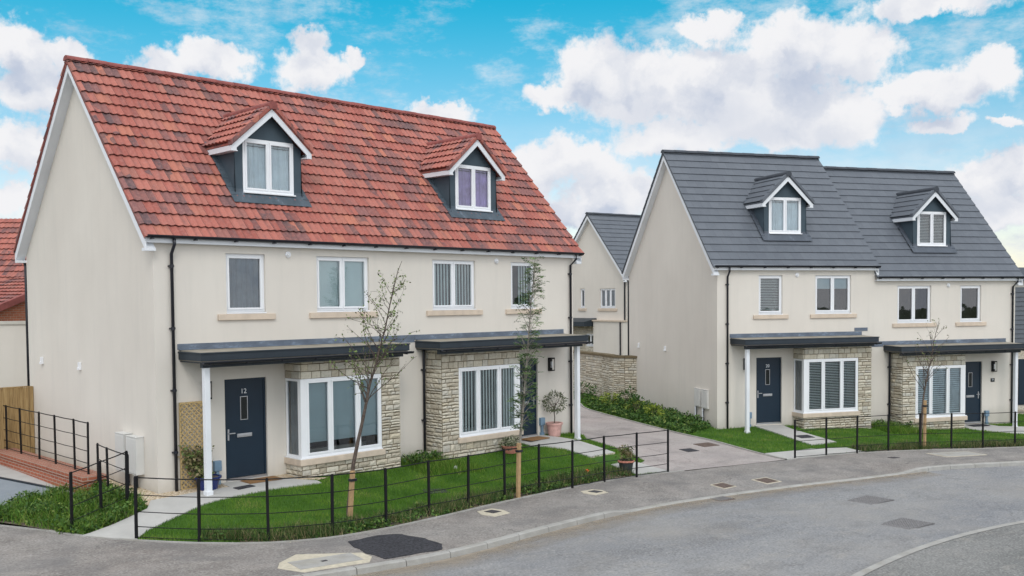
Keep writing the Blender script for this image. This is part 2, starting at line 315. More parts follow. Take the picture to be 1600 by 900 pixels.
groundmat('paving_slab',[(.25,(.39,.38,.36)),(.75,(.49,.48,.455))],1.6,70,.12,bst=.2)
n=groundmat('lawn_ground',[(.25,(.030,.075,.010)),(.5,(.045,.11,.014)),(.75,(.07,.14,.022))],3,70,.1)
n=NB('gravel',.95,.15); v=n.N.new('ShaderNodeTexVoronoi'); v.inputs['Scale'].default_value=34; n.L.new(n.co(),v.inputs['Vector'])
sp=n.N.new('ShaderNodeSeparateColor'); n.L.new(v.outputs['Color'],sp.inputs[0]); n.col(n.ramp(sp.outputs[0],[(0,(.30,.22,.14)),(.5,(.50,.40,.28)),(1,(.66,.58,.46))])); n.bump(v.outputs[0],-1,.02)
n=NB('terrain_ground',.95,.1); n.col(n.ramp(n.noise(.08,6),[(.3,(.05,.085,.03)),(.5,(.09,.10,.05)),(.7,(.14,.13,.09))]))
n=NB('hill_green',.95,.1); n.col(n.ramp(n.noise(.15,6),[(.3,(.035,.06,.03)),(.7,(.12,.16,.09))]))
def leafmat(name,stops,rough=.6):
    n=NB(name,rough,.25); r=n.N.new('ShaderNodeObjectInfo')
    s=n.N.new('ShaderNodeSeparateXYZ'); n.L.new(n.uv(),s.inputs[0]); n.col(n.ramp(s.outputs[0],stops))
    return n.m
leafmat('grass_blade',[(0,(.040,.105,.010)),(.45,(.075,.175,.014)),(.8,(.13,.235,.024)),(1,(.24,.26,.07))])
leafmat('weed_leaf',[(0,(.022,.05,.012)),(.4,(.05,.095,.022)),(.7,(.10,.14,.04)),(.86,(.20,.17,.08)),(1,(.30,.24,.14))])
leafmat('bright_leaf',[(0,(.06,.13,.02)),(.5,(.14,.22,.03)),(1,(.34,.38,.06))])
leafmat('hedge_leaf',[(0,(.02,.055,.012)),(.5,(.05,.115,.02)),(.85,(.10,.18,.035)),(1,(.20,.24,.06))])
leafmat('purple_leaf',[(0,(.06,.05,.03)),(.3,(.09,.12,.04)),(1,(.18,.26,.07))])
leafmat('rowan_leaf',[(0,(.035,.075,.022)),(.5,(.08,.155,.04)),(1,(.19,.28,.08))])
leafmat('olive_leaf',[(0,(.04,.055,.025)),(.5,(.12,.14,.075)),(1,(.38,.38,.25))])
leafmat('dark_dome',[(0,(.015,.03,.012)),(1,(.06,.09,.03))])
# ------------------------------------------------------------------ mesh builder
class MB:
    def __init__(s): s.v=[];s.f=[];s.m=[];s.uv=[];s.T=None
    def P(s,p):
        if s.T: p=s.T(*p)
        s.v.append(tuple(p)); return len(s.v)-1
    def face(s,pts,mi=0,uv=None):
        ids=[s.P(p) for p in pts]; s.f.append(ids); s.m.append(mi); s.uv.append(uv if uv else [(0,0)]*len(ids))
    def box(s,x0,x1,y0,y1,z0,z1,mi=0,rnd=None):
        a=[(x0,y0,z0),(x1,y0,z0),(x1,y1,z0),(x0,y1,z0),(x0,y0,z1),(x1,y0,z1),(x1,y1,z1),(x0,y1,z1)]
        ids=[s.P(p) for p in a]
        for q in ((0,3,2,1),(4,5,6,7),(0,1,5,4),(1,2,6,5),(2,3,7,6),(3,0,4,7)):
            s.f.append([ids[i] for i in q]); s.m.append(mi)
            if rnd is not None: s.uv.append([rnd]*4)
            else:
                A=[a[i] for i in q]; dx=max(p[0] for p in A)-min(p[0] for p in A); dy=max(p[1] for p in A)-min(p[1] for p in A)
                if dx<1e-6: s.uv.append([(p[1],p[2]) for p in A])
                elif dy<1e-6: s.uv.append([(p[0],p[2]) for p in A])
                else: s.uv.append([(p[0],p[1]) for p in A])
    def prism(s,poly,fn,t0,t1,mi=0):
        """poly: list of 2d points; fn(a,b,t)->xyz"""
        n=len(poly); A=[s.P(fn(a,b,t0)) for a,b in poly]; B=[s.P(fn(a,b,t1)) for a,b in poly]
        s.f.append(A[::-1]);s.m.append(mi);s.uv.append([poly[i] for i in range(n)][::-1])
        s.f.append(B);s.m.append(mi);s.uv.append(list(poly))
        for i in range(n):
            j=(i+1)%n; s.f.append([A[i],A[j],B[j],B[i]]);s.m.append(mi)
            L=math.dist(poly[i],poly[j]); s.uv.append([(0,t0),(L,t0),(L,t1),(0,t1)])
    def tube(s,pts,rad,n=6,mi=0,cap=True,rnd=(0,0)):
        pts=[Vector(p) for p in pts]; rings=[]
        if not hasattr(rad,'__len__'): rad=[rad]*len(pts)
        up=Vector((0,0,1))
        for i,p in enumerate(pts):
            d=(pts[min(i+1,len(pts)-1)]-pts[max(i-1,0)])
            if d.length<1e-9: d=Vector((0,0,1))
            d.normalize(); a=up if abs(d.z)<.9 else Vector((1,0,0)); x=d.cross(a).normalized(); y=d.cross(x)
            rings.append([s.P(p+x*math.cos(2*PI*k/n)*rad[i]+y*math.sin(2*PI*k/n)*rad[i]) for k in range(n)])
        for i in range(len(pts)-1):
            for k in range(n):
                s.f.append([rings[i][k],rings[i][(k+1)%n],rings[i+1][(k+1)%n],rings[i+1][k]]);s.m.append(mi);s.uv.append([rnd]*4)
        if cap:
            s.f.append(rings[0][::-1]);s.m.append(mi);s.uv.append([rnd]*n); s.f.append(rings[-1]);s.m.append(mi);s.uv.append([rnd]*n)
    def lathe(s,prof,c,n=20,mi=0):
        rings=[[s.P((c[0]+r*math.cos(2*PI*k/n),c[1]+r*math.sin(2*PI*k/n),c[2]+z)) for k in range(n)] for r,z in prof]
        for i in range(len(prof)-1):
            for k in range(n):
                s.f.append([rings[i][k],rings[i][(k+1)%n],rings[i+1][(k+1)%n],rings[i+1][k]]);s.m.append(mi);s.uv.append([(0,0)]*4)
    def build(s,name,mats,parent=None,smooth=False,recalc=True,bevel=0):
        me=bpy.data.meshes.new(name); me.from_pydata(s.v,[],s.f)
        if isinstance(mats,str): mats=[mats]
        for m in mats: me.materials.append(MATS[m])
        me.polygons.foreach_set('material_index',s.m)
        u=me.uv_layers.new(name='UVMap'); u.data.foreach_set('uv',[c for f in s.uv for p in f for c in p[:2]])
        if smooth: me.polygons.foreach_set('use_smooth',[True]*len(s.f))
        if recalc and len(s.f)<60000:
            bm=bmesh.new(); bm.from_mesh(me); bmesh.ops.recalc_face_normals(bm,faces=bm.faces); bm.to_mesh(me); bm.free()
        me.update(); o=bpy.data.objects.new(name,me); C.objects.link(o)
        if parent: o.parent=parent
        if bevel:
            b=o.modifiers.new('bevel','BEVEL'); b.width=bevel; b.segments=2; b.limit_method='ANGLE'
        return o
def tag(o,label=None,cat=None,group=None,kind=None):
    for k,v in (('label',label),('category',cat),('group',group),('kind',kind)):
        if v: o[k]=v
    return o
def empty(name,loc,rz=0,**k):
    o=bpy.data.objects.new(name,None); C.objects.link(o); o.location=loc; o.rotation_euler=(0,0,rz); o.empty_display_size=.3; return tag(o,**k)
# ------------------------------------------------------------------ house kit
W=12.786; D=7.168; SL=1.115; ZT=5.425   # tile plane: z = ZT + SL*y
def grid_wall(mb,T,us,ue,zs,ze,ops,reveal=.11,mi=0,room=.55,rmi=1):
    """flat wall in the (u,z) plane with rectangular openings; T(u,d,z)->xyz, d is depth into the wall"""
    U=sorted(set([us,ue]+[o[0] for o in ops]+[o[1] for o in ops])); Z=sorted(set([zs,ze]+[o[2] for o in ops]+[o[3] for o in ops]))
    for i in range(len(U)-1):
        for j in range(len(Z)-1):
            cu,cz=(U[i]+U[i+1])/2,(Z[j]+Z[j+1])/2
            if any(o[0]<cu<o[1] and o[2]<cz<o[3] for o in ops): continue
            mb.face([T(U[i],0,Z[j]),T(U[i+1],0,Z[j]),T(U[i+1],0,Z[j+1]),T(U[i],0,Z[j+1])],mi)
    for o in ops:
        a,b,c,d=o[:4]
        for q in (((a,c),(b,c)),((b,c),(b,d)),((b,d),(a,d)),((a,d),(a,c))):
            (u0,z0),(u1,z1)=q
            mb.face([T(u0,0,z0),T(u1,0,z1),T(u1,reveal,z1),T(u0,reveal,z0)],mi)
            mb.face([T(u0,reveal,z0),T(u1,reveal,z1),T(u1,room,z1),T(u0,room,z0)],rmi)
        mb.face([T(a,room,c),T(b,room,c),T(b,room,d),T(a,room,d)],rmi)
def add_blind(kind,T,u0,u1,z0,z1,d,parent):
    mb=MB(); w=u1-u0
    if kind=='roller': mb.face([T(u0,d,z0),T(u1,d,z0),T(u1,d,z1),T(u0,d,z1)]); mt='blind_pale'
    elif kind.startswith('roller_part'):
        f=float(kind.split(':')[1]); zb=z1-(z1-z0)*f; mb.face([T(u0,d,zb),T(u1,d,zb),T(u1,d,z1),T(u0,d,z1)]); mb.T=None
        a=T(u0,d-.012,zb-.015);b=T(u1,d+.012,zb+.015); mb.box(min(a[0],b[0]),max(a[0],b[0]),min(a[1],b[1]),max(a[1],b[1]),a[2],b[2]); mt='blind_grey'
    elif kind.startswith('vertical'):
        f=float(kind.split(':')[1]) if ':' in kind else 0; mt='slat_grey'; u=u0+w*f
        while u<u1-.02:
            mb.face([T(u,d-.018,z0+.01),T(u+.088,d+.018,z0+.01),T(u+.088,d+.018,z1),T(u,d-.018,z1)]); u+=.105
    elif kind=='venetian':
        z=z0+.02; mt='slat_grey'
        while z<z1-.01: mb.face([T(u0,d-.01,z),T(u1,d-.01,z),T(u1,d+.022,z+.022),T(u0,d+.022,z+.022)]); z+=.054
    elif kind=='shutter':
        z=z0+.02; mt='curtain_white'
        while z<z1-.03: mb.face([T(u0,d-.02,z),T(u1,d-.02,z),T(u1,d+.02,z+.05),T(u0,d+.02,z+.05)]); z+=.072
    else:
        mt={'curtain':'curtain_white','purple':'curtain_purple','net':'net_grey'}[kind]; k=int(w/.03)+2
        for i in range(k):
            a=u0+w*i/k;b=u0+w*(i+1)/k; da=d+.02*math.sin(i*.9)+.012*math.sin(i*2.3);db=d+.02*math.sin((i+1)*.9)+.012*math.sin((i+1)*2.3)
            mb.face([T(a,da,z0),T(b,db,z0),T(b,db,z1),T(a,da,z1)])
    return mb.build({'curtain':'curtain','purple':'curtain','net':'curtain'}.get(kind,'blind'),mt,parent,recalc=False)
def window(parent,T,u0,u1,z0,z1,lights,blind,d0=.055,sill=None,cill=True,sashes=True):
    """white pvc frame set d0 into the wall; lights = list of relative widths"""
    mb=MB(); f=.055; dd=.06
    def bx(a,b,c,d,p,q,mi=0):
        A=T(a,p,c);B=T(b,q,d); mb.box(min(A[0],B[0]),max(A[0],B[0]),min(A[1],B[1]),max(A[1],B[1]),min(A[2],B[2]),max(A[2],B[2]),mi)
    bx(u0+.001,u1-.001,z1-f,z1-.001,d0,d0+dd); bx(u0+.001,u1-.001,z0+.001,z0+f,d0,d0+dd); bx(u0+.001,u0+f,z0+f,z1-f,d0,d0+dd); bx(u1-f,u1-.001,z0+f,z1-f,d0,d0+dd)
    tot=sum(lights); iw=(u1-u0-2*f); x=u0+f; panes=[]
    for k,l in enumerate(lights):
        wd=iw*l/tot; a,b=x,x+wd
        if k>0: bx(a-.022,a+.022,z0+f,z1-f,d0+.002,d0+dd-.002)
        s=.045; a2=a+(.022 if k>0 else 0); b2=b-(.022 if k<len(lights)-1 else 0); e=.012
        if sashes:
            bx(a2,b2,z1-f-s,z1-f,d0-e,d0+.05); bx(a2,b2,z0+f,z0+f+s,d0-e,d0+.05); bx(a2,a2+s,z0+f+s,z1-f-s,d0-e,d0+.05); bx(b2-s,b2,z0+f+s,z1-f-s,d0-e,d0+.05)
        else: s=0
        panes.append((a2+s,b2-s,z0+f+s,z1-f-s)); x=b
    if cill: bx(u0-.01,u1+.01,z0-.03,z0+.0,d0-.075,d0+.03)
    fr=mb.build('window_frame','white_upvc',parent,bevel=.004)
    g=MB()
    out=Vector(T(0,0,0))-Vector(T(0,1,0))
    for a,b,c,d in panes:
        q=[Vector(T(a,d0+.028,c)),Vector(T(b,d0+.028,c)),Vector(T(b,d0+.028,d)),Vector(T(a,d0+.028,d))]
        if (q[1]-q[0]).cross(q[2]-q[1]).dot(out)<0: q=q[::-1]
        g.face(q)
    g.build('pane','window_glass',fr,recalc=False)
    if blind:
        if isinstance(blind,str): add_blind(blind,T,u0+f,u1-f,z0+f,z1-f,d0+.085,fr)
    if sill:
        s=MB(); a,b,c,d=sill; A=T(a,-.055,c);B=T(b,.05,d); s.box(min(A[0],B[0]),max(A[0],B[0]),min(A[1],B[1]),max(A[1],B[1]),A[2],B[2]); s.build('stone_sill','sandstone_sill',fr,bevel=.008)
    return fr
def stones(mb,T,u0,u1,z0,z1,ops=(),seed=0,big_top=None):
    rnd=random.Random(seed); zl=[z0]
    fixed=sorted(set([z1]+[o[2] for o in ops]+[o[3] for o in ops if o[3]<z1])); 
    for zt in fixed:
        while zl[-1]<zt-.06:
            h=rnd.choice([.065,.08,.10,.13]) if not(big_top and zl[-1]>=big_top-.01) else .165
            if zt-zl[-1]-h<.06: h=zt-zl[-1]
            zl.append(zl[-1]+h)
        zl[-1]=zt
    for j in range(len(zl)-1):
        c,d=zl[j],zl[j+1]; iv=[(u0,u1)]
        for o in ops:
            if o[2]<(c+d)/2<o[3]:
                nv=[]
                for a,b in iv:
                    if o[0]>a+.02: nv.append((a,min(b,o[0])))
                    if o[1]<b-.02: nv.append((max(a,o[1]),b))
                    if o[1]<=a or o[0]>=b: nv.append((a,b))
                iv=list(dict.fromkeys(nv))
        for a,b in iv:
            x=a
            while x<b-.01:
                w=rnd.uniform(.11,.36); 
                if b-x-w<.1: w=b-x
                g=.0095; ax,bx,cz,dz=x+g,x+w-g,c+g+rnd.uniform(-.002,.003),d-g+rnd.uniform(-.003,.002)
                pr=-.022-rnd.uniform(0,.018); r=(rnd.random(),rnd.random()); nu=max(2,int(w/.07)); nz=2
                G=[[None]*(nz+1) for _ in range(nu+1)]
                for p in range(nu+1):
                    for q in range(nz+1):
                        e=(p in(0,nu)) or (q in (0,nz)); uu=ax+(bx-ax)*p/nu; zz=cz+(dz-cz)*q/nz
                        G[p][q]=mb.P(T(uu+rnd.uniform(-.004,.004)*(not e),pr+(.013 if e else rnd.uniform(-.010,.008)),zz+rnd.uniform(-.004,.004)))
                for p in range(nu):
                    for q in range(nz):
                        mb.f.append([G[p][q],G[p+1][q],G[p+1][q+1],G[p][q+1]]);mb.m.append(0);mb.uv.append([r]*4)
                # sides back to the mortar
                rim=[(p,0) for p in range(nu+1)]+[(nu,q) for q in range(1,nz+1)]+[(p,nz) for p in range(nu-1,-1,-1)]+[(0,q) for q in range(nz-1,0,-1)]
                bk=[mb.P(T(ax+(bx-ax)*p/nu,.004,cz+(dz-cz)*q/nz)) for p,q in rim]
                for i in range(len(rim)):
                    k=(i+1)%len(rim); mb.f.append([G[rim[i][0]][rim[i][1]],bk[i],bk[k],G[rim[k][0]][rim[k][1]]]);mb.m.append(0);mb.uv.append([r]*4)
                x+=w
def tile_plane(mb,x0,x1,y0,z0,dirv,slope,length,gauge=.345,amp=.012,per=.165,mi=0,inv=None):
    """courses of roof tiles. dirv: 2d unit vector (in xy) pointing up the slope, x runs along x axis (or inv swaps)"""
    th=math.atan(slope); cs,sn=math.cos(th),math.sin(th); n=max(1,int(math.ceil(length/gauge)))
    k=int((x1-x0)/per*8) if amp>0 else max(1,int((x1-x0)/.36)); k=max(k,2)
    def P(x,s,h):
        a=s*cs-h*sn; z=z0+s*sn+h*cs
        return (x,y0+dirv*a,z) if inv is None else (inv+dirv*a,x,z)
    rnd=random.Random(int(x0*100)+int(length*10))
    for c in range(n):
        s0=c*gauge; s1=min((c+1)*gauge+.02,length); 
        if s1-s0<.05: continue
        rows=[[],[],[],[],[]]
        for i in range(k+1):
            x=x0+(x1-x0)*i/k; ph=(x/per)%1
            wv=amp*(1+math.cos(2*PI*ph)) if amp>0 else 0
            j=rnd.uniform(-.003,.003)
            h=(.046 if amp>0 else .028)+wv+j; rows[0].append(mb.P(P(x,s0+.045,h-.014))); rows[1].append(mb.P(P(x,s0,h))); rows[2].append(mb.P(P(x,s1,.002+wv))); rows[3].append(mb.P(P(x,s0,h-.014))); rows[4].append(mb.P(P(x,s0+.05,-.01)))
        for i in range(k):
            xa=x0+(x1-x0)*i/k; xb=x0+(x1-x0)*(i+1)/k
            for qa,qb in ((3,1),(0,3),(4,0)): mb.f.append([rows[qa][i],rows[qa][i+1],rows[qb][i+1],rows[qb][i]]);mb.m.append(mi);mb.uv.append([(xa,s0+.01),(xb,s0+.01),(xb,s0+.01),(xa,s0+.01)])
            mb.f.append([rows[1][i],rows[1][i+1],rows[2][i+1],rows[2][i]]);mb.m.append(mi);mb.uv.append([(xa,s0+.01),(xb,s0+.01),(xb,min(s1,s0+gauge-.01)),(xa,min(s1,s0+gauge-.01))])
        for xe,ie in ((x0,0),(x1,k)):
            q=[mb.v[rows[1][ie]],mb.v[rows[2][ie]]]
            a=P(xe,s0,-.03);b=P(xe,s1,-.03); ids=[rows[1][ie],rows[2][ie],mb.P(b),mb.P(a)]
            mb.f.append(ids);mb.m.append(mi);mb.uv.append([(xe,s0+.01)]*4)
def main_roof(root,x0,x1,tile,ridge,zo=0,amp=.012,Dp=D,sl=SL,zt=ZT,ov=.2,white=True,name='roof'):
    mb=MB(); L=(Dp/2+ov)*math.sqrt(1+sl*sl)
    tile_plane(mb,x0,x1,-ov,zt-sl*ov+zo,1,sl,L,amp=amp); tile_plane(mb,x0,x1,Dp+ov,zt-sl*ov+zo,-1,sl,L,amp=amp)
    rf=mb.build(name,tile,root,recalc=False)
    # decking under the tiles
    m=MB(); zr=zt+sl*Dp/2+zo
    e=-.10; ze_=zt+sl*e+zo; poly=[(e,ze_-.03),(Dp/2,zr-.035),(Dp-e,ze_-.03),(Dp-e,ze_-.075),(Dp/2,zr-.12),(e,ze_-.075)]
    m.prism(poly,lambda a,b,t:(t,a,b),x0+.01,x1-.01); m.build('roof_deck','grey_ridge' if 'grey' in tile else 'red_ridge',rf)
    m=MB(); n=int((x1-x0)/.45)
    for i in range(n):
        a=x0-.015+(x1-x0+.03)*i/n; b=x0-.015+(x1-x0+.03)*(i+1)/n
        pr=[(Dp/2+.14*math.cos(t),zr-.045+.105*math.sin(t)) for t in [PI*k/8 for k in range(9)]]
        e=.006*(i%2)
        m.prism([(p,q+e) for p,q in pr],lambda a_,b_,t:(t,a_,b_),a,b-.006)
    m.build('ridge_tiles',ridge,rf)
    return rf
def barge(root,x,side,zo=0,Dp=D,sl=SL,zt=ZT,ov=.15,o=.22,mat='white_board'):
    """white bargeboard + soffit on a gable; side -1 = at low x"""
    m=MB(); x2=x+side*o; top=lambda y:zt+sl*(y if y<=Dp/2 else Dp-y)+zo-.095
    h=.215
    for (ya,yb) in ((-ov,Dp/2),(Dp+ov,Dp/2)):
        pa=[(ya,top(ya)),(yb,top(yb)),(yb,top(yb)-h),(ya,top(ya)-h*1.0)]
        m.prism(pa,lambda a,b,t:(t,a,b),x2,x2-side*.025)
        ps=[(ya,top(ya)-h+.03),(yb,top(yb)-h+.03),(yb,top(yb)-h+.01),(ya,top(ya)-h+.01)]
        m.prism(ps,lambda a,b,t:(t,a,b),x2-side*.024,x)
    for ya,yb in ((-ov,0.02),(Dp-.02,Dp+ov)):
        m.box(min(x2,x)+.002,max(x2,x)+.0,ya+.002,yb-.002,top(-ov)-h-.002,top(-ov)-h+.06)
    return m.build('bargeboard',mat,root)
def eaves(root,x0,x1,zo=0,Dp=D,ov=.15,gut=(0,0)):
    for sgn,y in ((-1,0),(1,Dp)):
        m=MB(); a,b=(y-ov,y) if sgn<0 else (y,y+ov)
        if sgn<0: m.box(x0,x1,a,a+.02,5.115+zo,5.29+zo); m.box(x0,x1,a+.02,b+.0,5.115+zo,5.13+zo)
        else: m.box(x0,x1,b-.02,b,5.115+zo,5.29+zo); m.box(x0,x1,a,b-.02,5.115+zo,5.13+zo)
        fa=m.build('fascia','white_board',root)
        g=MB(); yc=y+sgn*(ov+.062); r=.058
        prof=[(yc+r*math.cos(PI+PI*k/8),5.245+zo+r*math.sin(PI+PI*k/8)) for k in range(9)]+[(yc+r*.9,5.252+zo),(yc+(r-.008)*math.cos(0),5.245+zo)]
        outer=[(yc+r*math.cos(PI+PI*k/8),5.265+zo+1.1*r*math.sin(PI+PI*k/8)) for k in range(9)]; inner=[(yc+(r-.007)*math.cos(2*PI-PI*k/8),5.268+zo+(r-.007)*math.sin(2*PI-PI*k/8)) for k in range(9)]
        g.prism(outer+inner,lambda a_,b_,t:(t,a_,b_),x0-.02+gut[0],x1+.02+gut[1])
        k=int((x1-x0)/.9)
        for i in range(k+1):
            xx=x0+.1+(x1-x0-.2)*i/k; g.box(xx-.018,xx+.018,yc-r-.006 if sgn<0 else yc-r-.0,yc+r+(.0 if sgn<0 else .006),5.18+zo,5.21+zo)
        g.build('gutter','black_plastic',fa)
def downpipe(root,x,y,ztop,zbot,off=.0,yg=None,r=.034):
    m=MB(); yp=y-.06
    yg=yp if yg is None else yg
    m.tube([(x+off,yg,ztop),(x+off,yg,ztop-.12),(x,yp,ztop-.30),(x,yp,zbot)],r,10)
    z=ztop-.55
    o=m.build('downpipe','black_plastic',root,smooth=True)
    while z>zbot+.2:
        b=MB(); b.box(x-.06,x+.045,yp-.02,y+.001,z-.018,z+.018); b.tube([(x,yp,z-.035),(x,yp,z+.035)],r+.007,10); z-=1.28; b.build('pipe_bracket','black_plastic',o)
def text_mesh(body,size,name,mat,parent,loc,rot,ext=.004):
    cu=bpy.data.curves.new(name,'FONT'); cu.body=body; cu.size=size; cu.extrude=ext; cu.align_x='CENTER'; cu.offset=.0
    t=bpy.data.objects.new(name,cu); C.objects.link(t); dg=bpy.context.evaluated_depsgraph_get(); dg.update()
    me=bpy.data.meshes.new_from_object(t.evaluated_get(dg)); bpy.data.objects.remove(t); bpy.data.curves.remove(cu)
    me.materials.clear(); me.materials.append(MATS[mat]); o=bpy.data.objects.new(name,me); C.objects.link(o); o.parent=parent; o.location=loc; o.rotation_euler=rot; return o
def front_door(root,x0,x1,zo,mirror,number=None):
    z0,z1=.03+zo,2.24+zo; y=.07
    m=MB(); m.box(x0+.05,x1-.05,y,y+.05,z0+.06,z1-.05)
    # shallow vertical moulding
    d=m.build('door','door_navy',root,bevel=.004)
    f=MB(); f.box(x0+.002,x0+.05,y-.02,y+.06,z0,z1-.002); f.box(x1-.05,x1-.002,y-.02,y+.06,z0,z1-.002); f.box(x0+.05,x1-.05,y-.02,y+.06,z1-.05,z1-.002); f.build('door_frame','door_navy',d,bevel=.004)
    t=MB(); t.box(x0+.02,x1-.02,y-.06,y+.0,z0,z0+.055); t.build('threshold','steel',d)
    X=(lambda u:x0+u) if not mirror else (lambda u:x1-u)
    def b(mb,a,c,p,q,za,zb): mb.box(min(X(a),X(c)),max(X(a),X(c)),p,q,za+zo,zb+zo)
    g=MB(); 
    for (a,c,za,zb) in ((.40,.58,1.83,1.845),(.40,.58,1.33,1.345),(.40,.415,1.345,1.83),(.565,.58,1.345,1.83)): b(g,a,c,y-.012,y+.0,za,zb)
    gg=g.build('glazing_frame','steel' ,d)
    g=MB(); b(g,.415,.565,y-.004,y-.001,1.345,1.83); g.build('door_glass','dark_glass',d)
    l=MB(); b(l,.31,.67,y-.02,y+.0,.955,1.035); b(l,.335,.645,y-.028,y-.018,.975,1.015); l.build('letterbox','steel',d,bevel=.004)
    h=MB(); b(h,.085,.125,y-.012,y,.91,1.15); b(h,.095,.115,y-.06,y-.012,1.05,1.07); b(h,.095,.24,y-.07,y-.052,1.05,1.072); h.build('handle','steel',d,bevel=.003)
    if number: text_mesh(number,.15,'door_number','white_board',d,(X(.49),y-.004,1.91+zo),(PI/2,0,0))
    return d
plain('dark_glass',(.01,.014,.014),.06,.6,.2,6)
def lamp(root,x,z,y=0):
    m=MB(); m.box(x-.07,x+.07,y-.02,y,z-.19,z+.19); m.box(x-.075,x+.075,y-.14,y-.021,z+.15,z+.19); m.box(x-.075,x+.075,y-.14,y-.021,z-.19,z-.16)
    for a in (-.075,.063): 
        for b in (-.14,-.033): m.box(x+a,x+a+.012,y+b,y+b+.012,z-.16,z+.15)
    o=m.build('wall_lamp','black_iron',root); g=MB(); g.tube([(x,y-.08,z-.1),(x,y-.08,z+.08)],.028,10); g.build('lamp_bulb','white_upvc',o)
def vent(root,x,z):
    m=MB(); m.tube([(x,-.001,z),(x,-.025,z)],.07,16); m.tube([(x-.005,-.02,z),(x-.03,-.06,z-.03)],.03,8); m.build('wall_vent','white_upvc',root)
def canopy(root,x0,x1,zo,y1,post,sidegut=-1):
    m=MB(); m.prism([(0,2.915),(y1+.03,2.888),(y1+.03,2.70),(0,2.70)],lambda a,b,t:(t,a,b+zo),x0+.03,x1-.03)
    r=m.build('canopy_roof','felt_roof',root)
    f=MB()
    f.box(x0,x1,y1,y1+.03,2.72+zo,2.861+zo); f.box(x0,x0+.03,y1+.03,0,2.72+zo,2.861+zo); f.box(x1-.03,x1,y1+.03,0,2.72+zo,2.861+zo)
    f.box(x0-.015,x1+.015,y1-.015,y1+.045,2.862+zo,2.890+zo); f.box(x0-.015,x0+.045,y1+.045,0,2.862+zo,2.890+zo); f.box(x1-.045,x1+.015,y1+.045,0,2.862+zo,2.890+zo)
    f.build('fascia','fascia_blue',r,bevel=.004)
    b=MB(); b.box(x0+.1,x1-.1,y1+.12,y1+.24,2.575+zo,2.698+zo); b.box(x0+.04,x1-.04,y1+.04,-.001,2.672+zo,2.698+zo); b.build('beam','fascia_blue',r)
    g=MB(); yc=y1-.05
    outer=[(yc+.05*math.cos(PI+PI*k/8),2.70+.055*math.sin(PI+PI*k/8)) for k in range(9)]; inner=[(yc+.043*math.cos(2*PI-PI*k/8),2.705+.048*math.sin(2*PI-PI*k/8)) for k in range(9)]
    g.prism(outer+inner,lambda a_,b_,t:(t,a_,b_+zo),x0+.02,x1+.06)
    for i in range(7): xx=x0+.15+(x1-x0-.3)*i/6; g.box(xx-.015,xx+.015,yc-.055,yc+.05,2.635+zo,2.66+zo)
    # elbow back to the wall
    xe=x0+.06 if sidegut<0 else x1-.06
    g.build('gutter','black_plastic',r)
    fl=MB(); fl.box(x0-.02,x1+.02,-.012,-.001,2.925+zo,3.045+zo); fl.prism([(-.012,2.935),(-.07,2.925),(-.07,2.917),(-.012,2.927)],lambda a,b,t:(t,a,b+zo),x0,x1); fl.build('lead_flashing','lead',r)
    p=MB(); px,py,zb=post; p.box(px-.06,px+.06,py-.06,py+.06,zb,2.575+zo); p.box(px-.075,px+.075,py-.075,py+.075,zb,zb+.16); p.build('post','white_board',r,bevel=.006)
    return r
